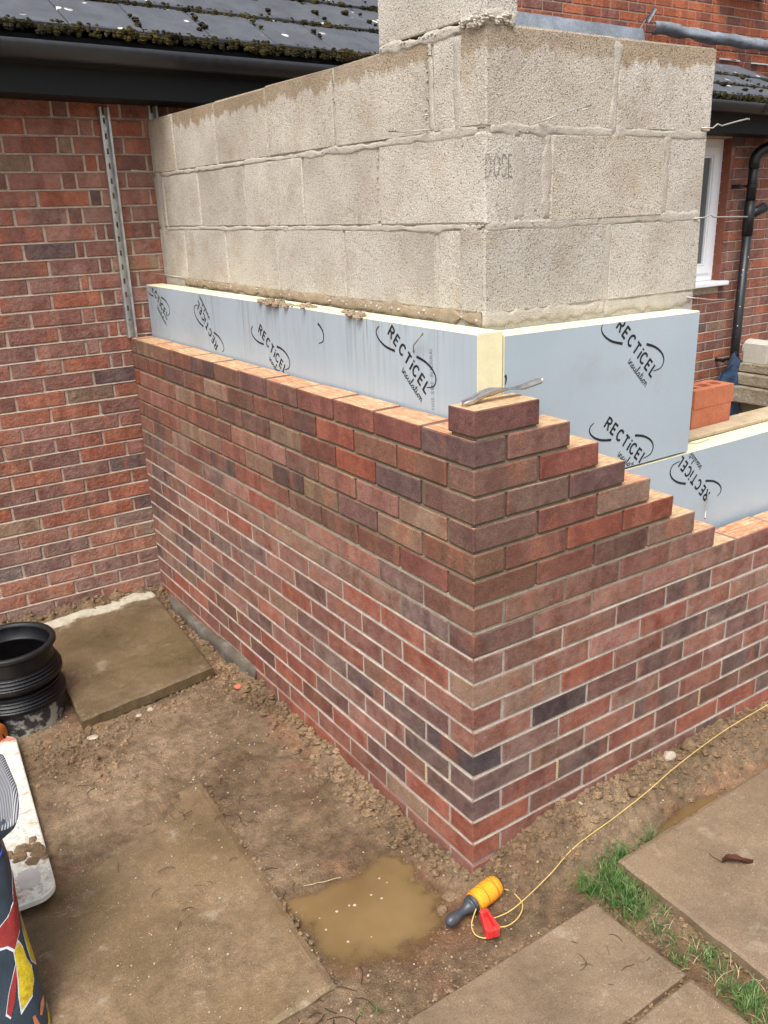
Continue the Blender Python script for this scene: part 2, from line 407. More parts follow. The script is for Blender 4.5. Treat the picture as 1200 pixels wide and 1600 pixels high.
def soil_color(t, co, wet=0.0):
    a = t.noise(co, 2.1, 5, 0.6)
    c = t.ramp(a, [(0.3, (0.128, 0.083, 0.046)), (0.5, (0.192, 0.130, 0.076)), (0.7, (0.272, 0.192, 0.118))])
    b = t.noise(t.mapping(co, (1, 1, 1), (3, 7, 1)), 26, 5, 0.7)
    c = t.mix(1.0, c, t.ramp(b, [(0.28, 0.5), (0.72, 1.5)]), 'MULTIPLY')
    g = t.noise(co, 230, 4, 0.85)
    c = t.mix(1.0, c, t.ramp(g, [(0.3, 0.5), (0.7, 1.55)]), 'MULTIPLY')
    return c
def ground_mat():
    t = NT('wet clay soil'); co = t.coord()
    c = soil_color(t, co)
    xyz = t.sep(co)
    sk = t.math('MULTIPLY', t.math('SUBTRACT', -1.3265, t.math('ADD', xyz[2], t.math('MULTIPLY', t.noise(co, 12, 4), 0.010))), 110, True)
    red = t.ramp(t.noise(t.mapping(co, (1, 1, 1), (1.3, 4.7, 0)), 2.4, 4, 0.6), [(0.52, 0.0), (0.68, 0.65)])
    c = t.mix(red, c, t.mix(1.0, c, (1.35, 0.86, 0.66), 'MULTIPLY'))
    # wetter, darker patches and pale grit
    wet = t.ramp(t.noise(t.mapping(co, (1, 1, 1), (9.1, 2.2, 0)), 3.1, 4, 0.6), [(0.46, 0.0), (0.60, 1.0)])
    c = t.mix(t.math('MULTIPLY', wet, 0.5), c, t.mix(1.0, c, (0.62, 0.56, 0.52), 'MULTIPLY'))
    c = t.mix(t.math('MULTIPLY', sk, 0.45), c, t.mix(1.0, c, (0.60, 0.53, 0.48), 'MULTIPLY'))
    grit = t.ramp(t.voro(co, 115), [(0.09, 1.0), (0.14, 0.0)])
    gg = t.ramp(t.noise(co, 7, 3), [(0.44, 0.0), (0.58, 1.0)])
    c = t.mix(t.math('MULTIPLY', t.math('MULTIPLY', grit, gg), 0.75), c, (0.46, 0.38, 0.28))
    h = t.math('ADD', t.math('MULTIPLY', t.noise(co, 210, 4, 0.75), 0.6), t.math('MULTIPLY', t.noise(co, 42, 6, 0.72), 1.6))
    r = t.mix(t.math('MAXIMUM', wet, sk), (0.72, 0.72, 0.72), (0.36, 0.36, 0.36))
    return t.fin(c, r, t.bump(h, 0.85, 0.011), 0.35)
M['ground'] = ground_mat()
def clod_mat():
    t = NT('soil clod'); co = t.coord()
    c = soil_color(t, co)
    return t.fin(t.mix(1.0, c, (0.98, 0.95, 0.92), 'MULTIPLY'), 0.85, t.bump(t.noise(co, 160, 4, 0.7), 0.7, 0.005), 0.25)
M['clod'] = clod_mat()
def slab_mat(name, c0, c1, dry=None, film=0.5, rgh=0.55):
    t = NT(name); co = t.coord()
    a = t.noise(co, 3.4, 5, 0.62)
    c = t.ramp(a, [(0.32, c0), (0.68, c1)])
    mud = t.ramp(t.noise(t.mapping(co, (1, 1, 1), (5.5, 1.7, 0)), 2.0, 5, 0.65), [(0.40, 0.0), (0.62, 1.0)])
    c = t.mix(t.math('MULTIPLY', mud, film), c, soil_color(t, co))
    c = t.mix(1.0, c, t.ramp(t.noise(co, 240, 4, 0.85), [(0.3, 0.55), (0.7, 1.45)]), 'MULTIPLY')
    pale = t.ramp(t.noise(t.mapping(co, (1, 1, 1), (2.2, 8.7, 0)), 8.5, 4, 0.7), [(0.60, 0.0), (0.74, 0.55)])
    c = t.mix(pale, c, (0.36, 0.30, 0.22))
    sc = t.ramp(t.voro(t.mapping(co, (1, 1, 1)), 85), [(0.10, 1.0), (0.16, 0.0)])
    sc = t.math('MULTIPLY', sc, t.ramp(t.noise(co, 9, 3), [(0.42, 0.0), (0.58, 1.0)]))
    c = t.mix(t.math('MULTIPLY', sc, 0.7), c, (0.45, 0.38, 0.28))
    rr = t.mix(mud, (rgh,)*3, (min(0.9, rgh + 0.25),)*3)
    if dry:
        ax, ay, at_, w = dry      # dry where ax*x+ay*y > at
        p = t.sep(co)
        d = t.math('ADD', t.math('MULTIPLY', p[0], ax), t.math('MULTIPLY', p[1], ay))
        d = t.math('ADD', d, t.math('MULTIPLY', t.math('ADD', t.noise(co, 6, 4, 0.6), -0.5), w))
        d = t.math('MULTIPLY', t.math('SUBTRACT', d, at_), 45, True)
        c = t.mix(d, c, t.ramp(t.noise(co, 26, 4, 0.7), [(0.3, (0.33, 0.30, 0.22)), (0.7, (0.50, 0.46, 0.36))]))
        rr = t.mix(d, rr, (0.9, 0.9, 0.9))
    h = t.math('ADD', t.math('MULTIPLY', t.noise(co, 240, 4, 0.7), 0.7), t.math('MULTIPLY', t.noise(co, 18, 5, 0.65), 1.2))
    return t.fin(c, rr, t.bump(h, 0.5, 0.006), 0.4)
M['slab_wet'] = slab_mat('wet paving slab with a dry head', (0.066, 0.048, 0.024), (0.145, 0.102, 0.052), dry=(-0.10, 1.0, 2.395, 0.24), film=0.5, rgh=0.33)
M['slab_mud'] = slab_mat('muddy paving slab', (0.096, 0.064, 0.031), (0.180, 0.122, 0.063), film=0.6, rgh=0.34)
M['slab'] = slab_mat('brown paving slab', (0.130, 0.089, 0.053), (0.225, 0.160, 0.100), film=0.5, rgh=0.5)
t = NT('muddy water'); co = t.coord()
at = t.n('ShaderNodeAttribute'); at.attribute_name = 'depth'
t.set(t.bsdf.inputs['Alpha'], t.ramp(at.outputs['Fac'], [(0.0, 0.0), (0.10, 0.22), (0.55, 0.80), (1.0, 0.97)]))
t.fin(t.ramp(t.noise(co, 5, 3), [(0.3, (0.145, 0.090, 0.038)), (0.7, (0.20, 0.130, 0.058))]), 0.035, t.bump(t.noise(co, 7, 2), 0.02, 0.003), 0.6); M['water'] = t.mat
M['chamber'] = plain('black moulded plastic', (0.005, 0.005, 0.006), 0.38, 0.3, var=0.5, bump=0.15, bs=150)
def chamber_body_mat():
    t = NT('clay smeared chamber plastic'); co = t.coord()
    p = t.sep(co)
    m = t.noise(co, 11, 5, 0.65)
    low = t.math('MULTIPLY', t.math('SUBTRACT', -1.22, p[2]), 5.0, True)
    f = t.ramp(t.math('ADD', m, t.math('MULTIPLY', low, 0.16)), [(0.58, 0.0), (0.64, 1.0)])
    c = t.mix(f, t.ramp(t.noise(co, 90, 4, 0.7), [(0.3, (0.014, 0.014, 0.015)), (0.75, (0.055, 0.054, 0.052))]), (0.30, 0.29, 0.25))
    return t.fin(c, 0.6, t.bump(m, 0.3, 0.005), 0.35)
M['chamber_body'] = chamber_body_mat()
M['chamber_rim'] = plain('dusty black rim', (0.010, 0.010, 0.0105), 0.5, 0.3, var=0.5)
M['orange_pipe'] = plain('orange drain pipe', (0.55, 0.17, 0.04), 0.45)
def spot_mat():
    t = NT('white board with mortar residue'); co = t.coord()
    c = t.ramp(t.noise(co, 24, 5, 0.75), [(0.34, (0.50, 0.45, 0.36)), (0.56, (0.74, 0.71, 0.63))])
    g = t.ramp(t.noise(co, 62, 5, 0.8), [(0.47, 0.0), (0.60, 1.0)])
    c = t.mix(t.math('MULTIPLY', g, 0.7), c, (0.36, 0.30, 0.22))
    b = t.ramp(t.noise(t.mapping(co, (1, 1, 1), (3, 1, 0)), 11, 4, 0.6), [(0.57, 0.0), (0.63, 1.0)])
    c = t.mix(t.math('MULTIPLY', b, 0.7), c, (0.27, 0.18, 0.10))
    r = t.ramp(t.noise(t.mapping(co, (3.0, 14.0, 1), (0, 7.35, 0)), 1.0, 3, 0.6), [(0.60, 0.0), (0.66, 1.0)])
    c = t.mix(t.math('MULTIPLY', r, 0.85), c, (0.46, 0.10, 0.06))
    h = t.math('ADD', t.noise(co, 70, 5, 0.75), t.math('MULTIPLY', b, 0.8))
    return t.fin(c, 0.75, t.bump(h, 0.5, 0.005), 0.3)
M['spot'] = spot_mat()
M['spot_edge'] = plain('white board edge', (0.72, 0.69, 0.62), 0.6, var=0.2)
M['grey_label'] = plain('grey moulded grip', (0.48, 0.46, 0.42), 0.6)
M['bag'] = rough_mat('dark blue woven sack', [(0.3, (0.010, 0.016, 0.024)), (0.7, (0.028, 0.046, 0.064))], 10, 0.42, 0.3, 300, 0.003, 0.5, grain=(0.75, 1.3))
M['bag_red'] = rough_mat('red sack print', [(0.3, (0.17, 0.018, 0.018)), (0.7, (0.30, 0.04, 0.035))], 25, 0.5, 0.2)
M['bag_yellow'] = rough_mat('yellow sack print', [(0.38, (0.20, 0.14, 0.015)), (0.55, (0.46, 0.34, 0.02)), (0.75, (0.58, 0.46, 0.04))], 40, 0.5, 0.2)
M['bag_white'] = plain('white sack print', (0.55, 0.57, 0.60), 0.5, var=0.3)
M['bag_blue'] = plain('blue hem stripe', (0.04, 0.13, 0.55), 0.5)
M['bag_orange'] = plain('orange sack print', (0.36, 0.13, 0.06), 0.5, var=0.4)
def stripe_mat():
    t = NT('striped sack lining'); co = t.coord()
    w = t.n('ShaderNodeTexWave'); t.l(t.mapping(co, (1, 1, 1), rot=(0, 0, 0.5)), w.inputs['Vector']); w.inputs['Scale'].default_value = 60; w.inputs['Distortion'].default_value = 0.6
    return t.fin(t.ramp(w.outputs[0], [(0.35, (0.02, 0.025, 0.035)), (0.55, (0.26, 0.26, 0.27))]), 0.5)
M['stripe'] = stripe_mat()
def dirty(name, c, rough, bump=0.1, bs=80, lo=0.56):
    t = NT(name); co = t.coord()
    n = t.noise(co, 45, 5, 0.7)
    k = t.math('MULTIPLY', t.ramp(n, [(lo, 0.0), (lo + 0.12, 1.0)]), 0.7)
    base = t.mix(1.0, c, t.ramp(t.noise(co, 160, 4, 0.7), [(0.3, 0.78), (0.7, 1.18)]), 'MULTIPLY')
    return t.fin(t.mix(k, base, (0.16, 0.105, 0.06)), t.mix(k, (rough,)*3, (0.9, 0.9, 0.9)), t.bump(t.noise(co, bs, 4, 0.6), bump, 0.003), 0.4)
M['spool'] = dirty('orange string winding', (0.80, 0.30, 0.012), 0.7, 0.5, 220, 0.60)
M['spool_line'] = plain('dark gap in string winding', (0.30, 0.10, 0.015), 0.8)
M['handle'] = dirty('dark grey handle', (0.045, 0.052, 0.062), 0.35, 0.1, 80, 0.58)
M['lineblock'] = dirty('red plastic', (0.64, 0.035, 0.032), 0.45, 0.1, 80, 0.58)
M['string'] = plain('yellow line', (0.56, 0.40, 0.13), 0.7, 0.2)
M['leaf'] = plain('dead leaf', (0.075, 0.026, 0.014), 0.6, 0.3, var=0.4)
M['twig'] = plain('twig', (0.045, 0.03, 0.018), 0.9)
M['straw'] = plain('straw', (0.42, 0.33, 0.2), 0.9)
M['stone'] = rough_mat('pale pebble', [(0.3, (0.26, 0.21, 0.15)), (0.7, (0.52, 0.45, 0.35))], 40)
t = NT('grass blade'); co = t.coord()
t.fin(t.ramp(t.noise(co, 40, 3), [(0.3, (0.030, 0.075, 0.016)), (0.55, (0.070, 0.145, 0.030)), (0.75, (0.20, 0.26, 0.09))]), 0.5, None, 0.35)
M['grass'] = t.mat
M['vent'] = plain('buff plastic weep vent', (0.46, 0.36, 0.20), 0.6)

# ------------------------------------------------------------------ ground
def smooth(a, b, x):
    t_ = max(0.0, min(1.0, (x - a) / (b - a))); return t_*t_*(3 - 2*t_)
def fbm(x, y, s, o=4, z=0.0):
    return noise.fractal(Vector((x*s, y*s, z)), 0.9, 2.1, o)
def inside_building(x, y): return x > 0.05 and y > 0.05
PUD1 = (-0.290, 0.098, 0.215, 0.155)     # centre, half axes
PUD2 = (0.74, -0.165, 0.21, 0.032)
def gh(x, y, fine=True):
    h = GZ + 0.008 * fbm(x, y, 1.6, 3) + (0.006 * fbm(x, y, 5.5, 2, 12.0) if fine else 0.0)
    if fine:
        h += 0.0055 * fbm(x, y, 11, 6, 3.3) + 0.0018 * fbm(x, y, 52, 3, 8.1)
    dl = -x if y > -0.05 else math.hypot(x, y + 0.0)          # distance to the left face
    # mud banked against the right-hand face
    if x > -0.15 and y < 0.12:
        k = smooth(-0.12, 0.30, x) * (1 - 0.35 * smooth(1.0, 1.5, x))
        h += 0.098 * k * (1 - smooth(0.02, 0.20 + 0.03*fbm(x, 0, 6, 2), -y))
        h += 0.016 * k * (1 - smooth(0.1, 0.17, -y)) * fbm(x, y, 16, 5, 1.1)
    # lumpy strip along the left face
    if x <= 0.03 and y > -0.02:
        w = (1 - smooth(0.05, 0.24, -x)) * (1 - smooth(1.45, 1.75, y))
        h += w * (0.006 + 0.016 * fbm(x, y, 15, 5, 7.7))
        far = smooth(1.55, 2.0, y) * (1 - smooth(0.03, 0.22, -x))
        h += far * (-0.012 + 0.014 * fbm(x, y, 17, 5, 4.1))
    # soil against the house wall
    h += 0.075 * smooth(2.38, 2.52, y) * (1 if x < 0.02 else 0) * (0.8 + 0.5 * fbm(x, y, 14, 4, 2.2))
    # red-brown heap near the chamber and board
    h += 0.02 * math.exp(-((x + 0.80)**2 / 0.03 + (y - 1.33)**2 / 0.05)) * (1 + 1.2 * fbm(x, y, 18, 4, 9.0))
    h += 0.012 * math.exp(-((x + 0.78)**2 / 0.035 + (y - 1.0)**2 / 0.05))
    if x < -0.5 and y > 0.6:      # soil washed over the far end of the mud coated slab
        h += 0.024 * smooth(0.72, 0.95, y + 0.10*fbm(x, y, 5, 4, 6.6) + 0.35*max(0.0, -0.62 - x)) * (1 - smooth(1.05, 1.5, y)) * smooth(-0.5, -0.62, x) if x > -1.6 else 0.0
    # puddles
    for cx, cy, ax, ay in (PUD1, PUD2):
        q = (abs((x-cx)/ax)**3 + abs((y-cy)/ay)**3)**(1/3) + 0.34 * fbm(x, y, 7, 3, 5.5)
        dep = 0.024 if ax > 0.17 else 0.045
        h -= dep * (1 - smooth(0.55, 1.35, q))
    return h
def axis(lo, hi, step, far):
    a = []; x = lo
    while x <= hi + 1e-6: a.append(x); x += step
    d = step
    while a[-1] < far: d *= 1.45; a.append(a[-1] + d)
    d = step
    while a[0] > -far: d *= 1.45; a.insert(0, a[0] - d)
    return a
gx = axis(-1.15, 1.52, 0.0085, 60); gy = axis(-0.75, 2.58, 0.0085, 60)
g = MB()
nx, ny = len(gx), len(gy)
for y in gy:
    for x in gx:
        near = -1.6 < x < 1.7 and -1.2 < y < 2.7
        if x > 0.06 and y > 0.06: z = GZ - 0.02
        elif near: z = gh(x, y)
        else: z = GZ + (0.01 * fbm(x, y, 1.2, 3) if abs(x) < 8 and abs(y) < 8 else 0.0)
        g.v.append((x, y, z))
for j in range(ny - 1):
    for i in range(nx - 1):
        g.f.append((j*nx+i, j*nx+i+1, (j+1)*nx+i+1, (j+1)*nx+i))
g.m = [0] * len(g.f)
g.build('ground', M['ground'], smooth=True, kind='structure', label='wet brown clay soil around the new wall')

def puddle(cx, cy, ax, ay, z, label, full=0.016):
    m = MB(); n = 64; dep = []
    for j in range(n+1):
        for i in range(n+1):
            x, y = cx + 1.6*ax*(2*i/n-1), cy + 1.6*ay*(2*j/n-1)
            m.v.append((x, y, z)); dep.append(z - gh(x, y))
    for j in range(n):
        for i in range(n):
            q = (j*(n+1)+i, j*(n+1)+i+1, (j+1)*(n+1)+i+1, (j+1)*(n+1)+i)
            if max(dep[k] for k in q) > -0.002: m.f.append(q); m.m.append(0)
    o = m.build('puddle', M['water'], kind='structure', label=label)
    at = o.data.attributes.new('depth', 'FLOAT', 'POINT')
    for k, d in enumerate(dep): at.data[k].value = max(0.0, min(1.0, d/full))
puddle(*PUD1, GZ - 0.0085, 'muddy brown puddle beside the wall corner')
puddle(*PUD2, GZ - 0.006, 'narrow muddy puddle beside the right paving slab')

# ------------------------------------------------------------------ new brick wall
DARK = (0.108, 0.066, 0.057); TYP = (0.190, 0.080, 0.057); RED = (0.245, 0.078, 0.048); BUFF = (0.225, 0.138, 0.095)
BROWN = (0.165, 0.081, 0.055); PINK = (0.250, 0.120, 0.088); PURP = (0.138, 0.070, 0.057)
def pick_new(k):
    r = R()
    if r < 0.10: c = DARK
    elif r < 0.36: c = TYP
    elif r < 0.52: c = RED if k > 0 else TYP
    elif r < 0.66: c = BROWN
    elif r < 0.80: c = PURP
    elif r < 0.92: c = PINK
    else: c = BUFF
    if k >= 16 and R() < 0.75: c = RED if R() < 0.5 else TYP
    f = U(0.92, 1.18) * (1.10 if k >= 7 else 1.0)
    bloom = U(0.0, 0.3) if k < 7 else (U(0.25, 0.85) if k < 15 else U(0.1, 0.5))
    return (c[0]*f*U(0.95, 1.05), c[1]*f, c[2]*f*U(0.93, 1.07), bloom)
def pick_house(j=0):
    r = R()
    if r < 0.36: c = (0.225, 0.090, 0.068)
    elif r < 0.52: c = (0.30, 0.098, 0.058)
    elif r < 0.72: c = (0.195, 0.088, 0.070)
    elif r < 0.90: c = (0.26, 0.120, 0.090)
    elif r < 0.95: c = (0.115, 0.070, 0.066)
    else: c = (0.24, 0.145, 0.095)
    if j > 15 and R() < 0.3: c = (0.30, 0.100, 0.055)
    c = (c[0]*0.93, c[1]*1.02, c[2]*1.02)
    f = U(1.05, 1.36)
    if j > 24: return (c[0]*f*0.95 + 0.03, c[1]*f + 0.035, c[2]*f + 0.032, U(0.4, 0.9))
    return (c[0]*f, c[1]*f, c[2]*f, U(0.1, 0.6))
def pick_main():
    r = R()
    c = (0.40, 0.125, 0.062) if r < 0.5 else ((0.33, 0.11, 0.066) if r < 0.8 else (0.22, 0.095, 0.075))
    f = U(0.88, 1.1)
    return (c[0]*f, c[1]*f, c[2]*f, U(0.0, 0.15))

def brick_meshes(name, l, d, h, ch, jit, mats, n):
    out = []
    for _ in range(n):
        v, f, t_ = chamfer_box(l, d, h, ch, jit)
        me = bpy.data.meshes.new(name); me.from_pydata(v, [], f); me.update()
        for m_ in mats: me.materials.append(m_)
        if len(mats) > 1: me.polygons.foreach_set('material_index', [1 if k == 2 else 0 for k in t_])
        out.append(me)
    return out
BL, BD, BH = 0.215, 0.1025, 0.065
NEWB = brick_meshes('brick', BL, BD, BH, 0.0028, 0.0011, [M['brick'], M['bed']], 10)
OLDB = brick_meshes('old_brick', BL, 0.06, 0.0635, 0.0035, 0.0016, [M['house_brick']], 10)

cam_loc = mw.translation
def screen(p):
    d = Vector(p) - cam_loc; w = d.dot(cf)
    if w < 0.1: return None
    return (600 + 1339.12 * d.dot(cr) / w, 800 - 1339.12 * d.dot(cu) / w, w)
def in_view(p, m=40):
    s = screen(p)
    return s is not None and -m < s[0] < 1200 + m and -m < s[1] < 1600 + m

class BrickSet:
    "collects bricks; the 300 that show largest become parts, the others one joined part"
    def __init__(s): s.b = []
    def add(s, c, length, along, color, depth=BD, height=BH, meshes=None, jz=0.0):
        s.b.append((c, length, along, color, depth, height, meshes or NEWB))
    def emit(s, parent_of, limit, join_mat, join_name='brickwork'):
        sc = []
        for i, (c, l, a, colr, d, h, ms) in enumerate(s.b):
            q = screen(c); v = in_view(c)
            sc.append((-(l * h / q[2]**2) if v else 0.0, i))
        sc.sort(); keep = set(i for v, i in sc[:limit] if v < 0)
        rest = {}
        for i, (c, l, a, colr, d, h, ms) in enumerate(s.b):
            par = parent_of(i, s.b[i]); me = random.choice(ms)
            dx, dy, dz = (BL, BD if ms is NEWB else 0.06, BH if ms is NEWB else 0.0635)
            sx, sy, sz = l/dx, d/dy, h/dz
            flip = math.pi if (R() < 0.5 and abs(sx-1) < 0.02) else 0.0
            rz = (math.pi/2 if a == 'y' else 0.0) + flip
            if i in keep:
                o = bpy.data.objects.new('brick', me); col.objects.link(o)
                o.rotation_euler = (U(-0.006, 0.006), U(-0.004, 0.004), rz + U(-0.006, 0.006))
                o.scale = (sx, sy, sz)
                o.color = colr
                put(o, par, (c[0] + U(-0.0008, 0.0008), c[1] + U(-0.0008, 0.0008), c[2] + U(-0.0012, 0.0012)))
            else:
                rest.setdefault(par.name, (par, []))[1].append((c, l, a, colr, d, h))
        for par, lst in rest.values():
            m = MB(); cols = []
            for c, l, a, colr, d, h in lst:
                hx, hy = (l/2, d/2) if a == 'x' else (d/2, l/2)
                m.box(c[0]-hx, c[0]+hx, c[1]-hy, c[1]+hy, c[2]-h/2, c[2]+h/2, 0, 0.003)
                cols += [colr] * 26
            o = m.build(join_name, join_mat, par, kind='stuff')
            at = o.data.color_attributes.new('brick_color', 'FLOAT_COLOR', 'CORNER')
            k = 0
            for fi, p in enumerate(o.data.polygons):
                for li in p.loop_indices: at.data[li].color = cols[fi]

wall = thing('brick_wall', 'new L shaped facing brick wall with stepped racked back corner', 'brick wall', (0, 0, GZ))
bs = BrickSet(); vents = []
J = 0.010
def cell_fill(face, k, u0, u1):
    "one brick of course k on a face from u0 to u1"
    zc = -0.075*k + BH/2
    if u1 - u0 < 0.02: return
    cu_ = (u0 + u1)/2
    if face == 'x': bs.add((cu_, BD/2, zc), u1-u0, 'x', pick_new(k))
    else: bs.add((BD/2, cu_, zc), u1-u0, 'y', pick_new(k))
RIGHT_END = 2.0
for k in range(0, 19):
    # right face, first brick is the quoin
    end = (0.215 + 0.1125*k) if k <= 7 else RIGHT_END
    u = 0.0
    first = True
    while u < end - 0.02:
        l = BL
        if first and k % 2 == 1: l = None
        if l is None:
            u = BD + J; first = False; continue       # header end of the left-hand stretcher
        e = min(u + l, end)
        if not (first and k % 2 == 1): cell_fill('x', k, u, e)
        u = e + J; first = False
    if k == 0: continue
    u = 0.0 if k % 2 == 1 else BD + J
    while u < L - 0.02:
        e = min(u + BL, L - 0.006)
        cell_fill('y', k, u, e); u = e + J
# hand-picked colours round the corner
special = {(0,'x',0.1075):(0.155,0.072,0.062,0.05), (1,'y',0.1075):(0.115,0.062,0.058,0.35), (1,'x',0.22):(0.185,0.092,0.07,0.15),
           (2,'x',0.1075):(0.175,0.095,0.07,0.1), (2,'x',0.3325):(0.215,0.072,0.052,0.12), (3,'y',0.1075):(0.155,0.085,0.065,0.15),
           (3,'x',0.22):(0.165,0.098,0.075,0.3), (3,'x',0.445):(0.12,0.066,0.06,0.15), (4,'x',0.1075):(0.15,0.082,0.065,0.1),
           (4,'x',0.3325):(0.20,0.08,0.058,0.1),(13,'y',0.1075):(0.066,0.05,0.055,0.2),(12,'x',0.3325):(0.07,0.05,0.05,0.2),
           (1,'y',0.3325):(0.19,0.07,0.055,0.1),(1,'y',0.5575):(0.20,0.075,0.055,0.1),(1,'y',0.7825):(0.20,0.08,0.06,0.1)}
for i, b in enumerate(bs.b):
    k = round((BH/2 - b[0][2]) / 0.075)
    for (kk, f, u), cc in special.items():
        if kk == k and f == b[2] and abs((b[0][0] if f == 'x' else b[0][1]) - u) < 0.02 and abs(b[1] - BL) < 0.02:
            bs.b[i] = (b[0], b[1], b[2], cc) + b[4:]
bs.emit(lambda i, b: wall, 300, M['brick_join'])
mw_, mp_, mm_ = MB(), MB(), MB()
for k in range(0, 19):
    end = (0.215 + 0.1125*k) if k <= 7 else RIGHT_END
    z0, z1 = -0.075*k - 0.0125, -0.075*k + 0.0632
    if k == 18: z0 = -1.45
    wet = k < 7
    r = (0.0075 if wet else 0.0030) + (0.0003 if k % 2 else 0)
    m = mw_ if wet else (mm_ if k < 9 else mp_)
    if k == 0:
        m.box(r, 0.215-r, r, BD-r, z0, z1); continue
    yend = L - 0.004
    # L-shaped core
    o = [(r, r), (end-0.003, r), (end-0.003, BD-r), (BD-r, BD-r), (BD-r, yend), (r, yend)]
    vv = [(x, y, z0) for x, y in o] + [(x, y, z1) for x, y in o]
    ff = [(3,2,1,0),(5,4,3,0),(6,7,8,9),(6,9,10,11)] + [(i, (i+1) % 6, 6+(i+1) % 6, 6+i) for i in range(6)]
    m.add(vv, ff)
def struck(m, axis_, lo, hi, z0, z1, fl, bk, plane=0.0, seg=0.45):
    "sloped bed strip in the joint z0..z1; fl = recess at the foot, bk = recess at the head"
    n = max(1, int((hi-lo)/seg)); vv = []
    for i in range(n+1):
        u = lo + (hi-lo)*i/n; w = 0.0007*fbm(u*3+z0*17, z0*9, 2.0, 3)
        for d, z in ((fl+w, z0), (bk+w, z1), (bk+0.02, z1), (fl+0.02, z0)):
            vv.append((u, plane+d, z) if axis_ == 'x' else (plane+d, u, z))
    ff = [(i*4+k_, (i+1)*4+k_, (i+1)*4+(k_+1) % 4, i*4+(k_+1) % 4) for i in range(n) for k_ in range(4)]
    ff += [(0, 1, 2, 3), tuple(n*4+k_ for k_ in (3, 2, 1, 0))]
    m.add(vv, ff)
for k in range(1, 18):
    # bed under course k-1 (= on top of course k)
    zt, zb_ = -0.075*k + 0.0752, -0.075*k + 0.0648
    wet = k < 7; m = mw_ if wet else (mm_ if k < 9 else mp_)
    a, b = (0.0030, 0.0105) if wet else (0.0006, 0.0052)
    e = (0.215 + 0.1125*(k-1)) if k <= 8 else RIGHT_END
    struck(m, 'x', b+0.001, e-0.004, zb_, zt, a, b)
    if k >= 2: struck(m, 'y', b+0.001, L-0.004, zb_, zt, a, b)
mw_.build('mortar', M['mortar_wet'], wall, label='dark fresh recessed mortar of the upper courses')
mm_.build('mortar', M['mortar_mid'], wall, label='half dried grey mortar of the middle courses')
mp_.build('mortar', M['mortar_pale'], wall, label='pale dry mortar of the lower courses')
def weep(face, u, k):
    z0 = -0.075*k + 0.002
    m = MB()
    for q in range(7):
        za = z0 + q*0.0092
        if face == 'x': m.box(u-0.0048, u+0.0048, -0.0015, 0.02, za, za+0.0058)
        else: m.box(-0.0015, 0.02, u-0.0048, u+0.0048, za, za+0.0058)
    if face == 'x':
        m.box(u-0.0048, u-0.0026, -0.001, 0.02, z0-0.001, z0+0.063)
    else:
        m.box(-0.001, 0.02, u+0.0026, u+0.0048, z0-0.001, z0+0.063)
    m.build('weep_vent', M['vent'], wall)
weep('y', 0.220, 15); weep('y', 1.5700, 15); weep('x', 0.3325-0.0025, 15); weep('x', 1.0025+0.0025, 15)
# concrete footing showing under the far end of the left face
m = MB()
def footfn(a, b):
    y = 1.42 + 1.0*a
    x = -0.055 + 0.06*b + 0.008*fbm(y, b, 9, 3)
    z = -1.305 + 0.018*math.sin(y*4) + 0.01*fbm(y, b*0.3, 14, 3)
    return (x, y, z)
nF = 50
top = [footfn(i/nF, 0.0) for i in range(nF+1)]
vv = []; 
for i in range(nF+1):
    x, y, z = top[i]; tp = smooth(0, 0.12, i/nF) * smooth(0, 0.08, 1-i/nF)
    x = -0.004 - 0.026*tp + 0.005*fbm(y, 0, 12, 3)
    z = -1.292 + 0.012*math.sin(y*5) + 0.006*fbm(y, 3, 20, 3)
    vv += [(0.01, y, z+0.002), (x, y, z), (x-0.004, y, z-0.03), (x-0.006, y, -1.44)]
ff = []
for i in range(nF):
    for q in range(3): ff.append((i*4+q, i*4+q+1, (i+1)*4+q+1, (i+1)*4+q))
m.add(vv, ff); m.build('footing', M['concrete'], wall, smooth=True)

# ------------------------------------------------------------------ house
house = thing('house', 'old red brick house with a mossy grey tiled roof behind the new wall', 'house', (1.5, L, GZ))
def ez(x): return -0.015 * (x - 0.3)          # the eaves fall slightly to the right
WX0, WX1, WZ0, WZ1 = 3.25, 4.50, -0.085, 0.925    # window opening
fw = MB()
MRC = 0.0055
# mortar backing of the facade as pieces round the window opening
def backing(x0, x1, z0, z1): fw.box(x0, x1, L+MRC, L+0.22, z0, z1)
backing(-2.2, WX0, -1.6, 1.12); backing(WX1, 6.2, -1.6, 1.06); backing(WX0, WX1, -1.6, WZ0); backing(WX0, WX1, WZ1, 1.06)
for j in range(-2, 32):
    zb_ = 0.868 - 0.0721*j - 0.0043; zt = zb_ + 0.0087
    for xa, xb in ((-2.15, WX0), (WX1, 6.1)) if (WZ0 - 0.01 < zb_ < WZ1) else ((-2.15, 6.1),):
        struck(fw, 'x', xa, xb, zb_, zt, -0.0006, 0.0085, plane=L+0.0002)
facade = fw.build('wall', M['mortar_house'], house)
hb = BrickSet()
HC = 0.0721
def old_course(j): return 0.868 - HC*j         # bed line under course j
def put_old(x0, x1, j):
    if x1 - x0 < 0.025: return
    zc = old_course(j) + HC/2 + 0.0
    zlo, zhi = zc - 0.0318, zc + 0.0318
    if x1 > WX0 + 0.002 and x0 < WX1 - 0.002 and zhi > WZ0 and zlo < WZ1:
        if x0 < WX0 - 0.03: put_old(x0, WX0, j)
        if x1 > WX1 + 0.03: put_old(WX1, x1, j)
        return
    hb.add(((x0+x1)/2, L+0.03, zc), x1-x0, 'x', pick_house(j), 0.06, 0.0635, OLDB)
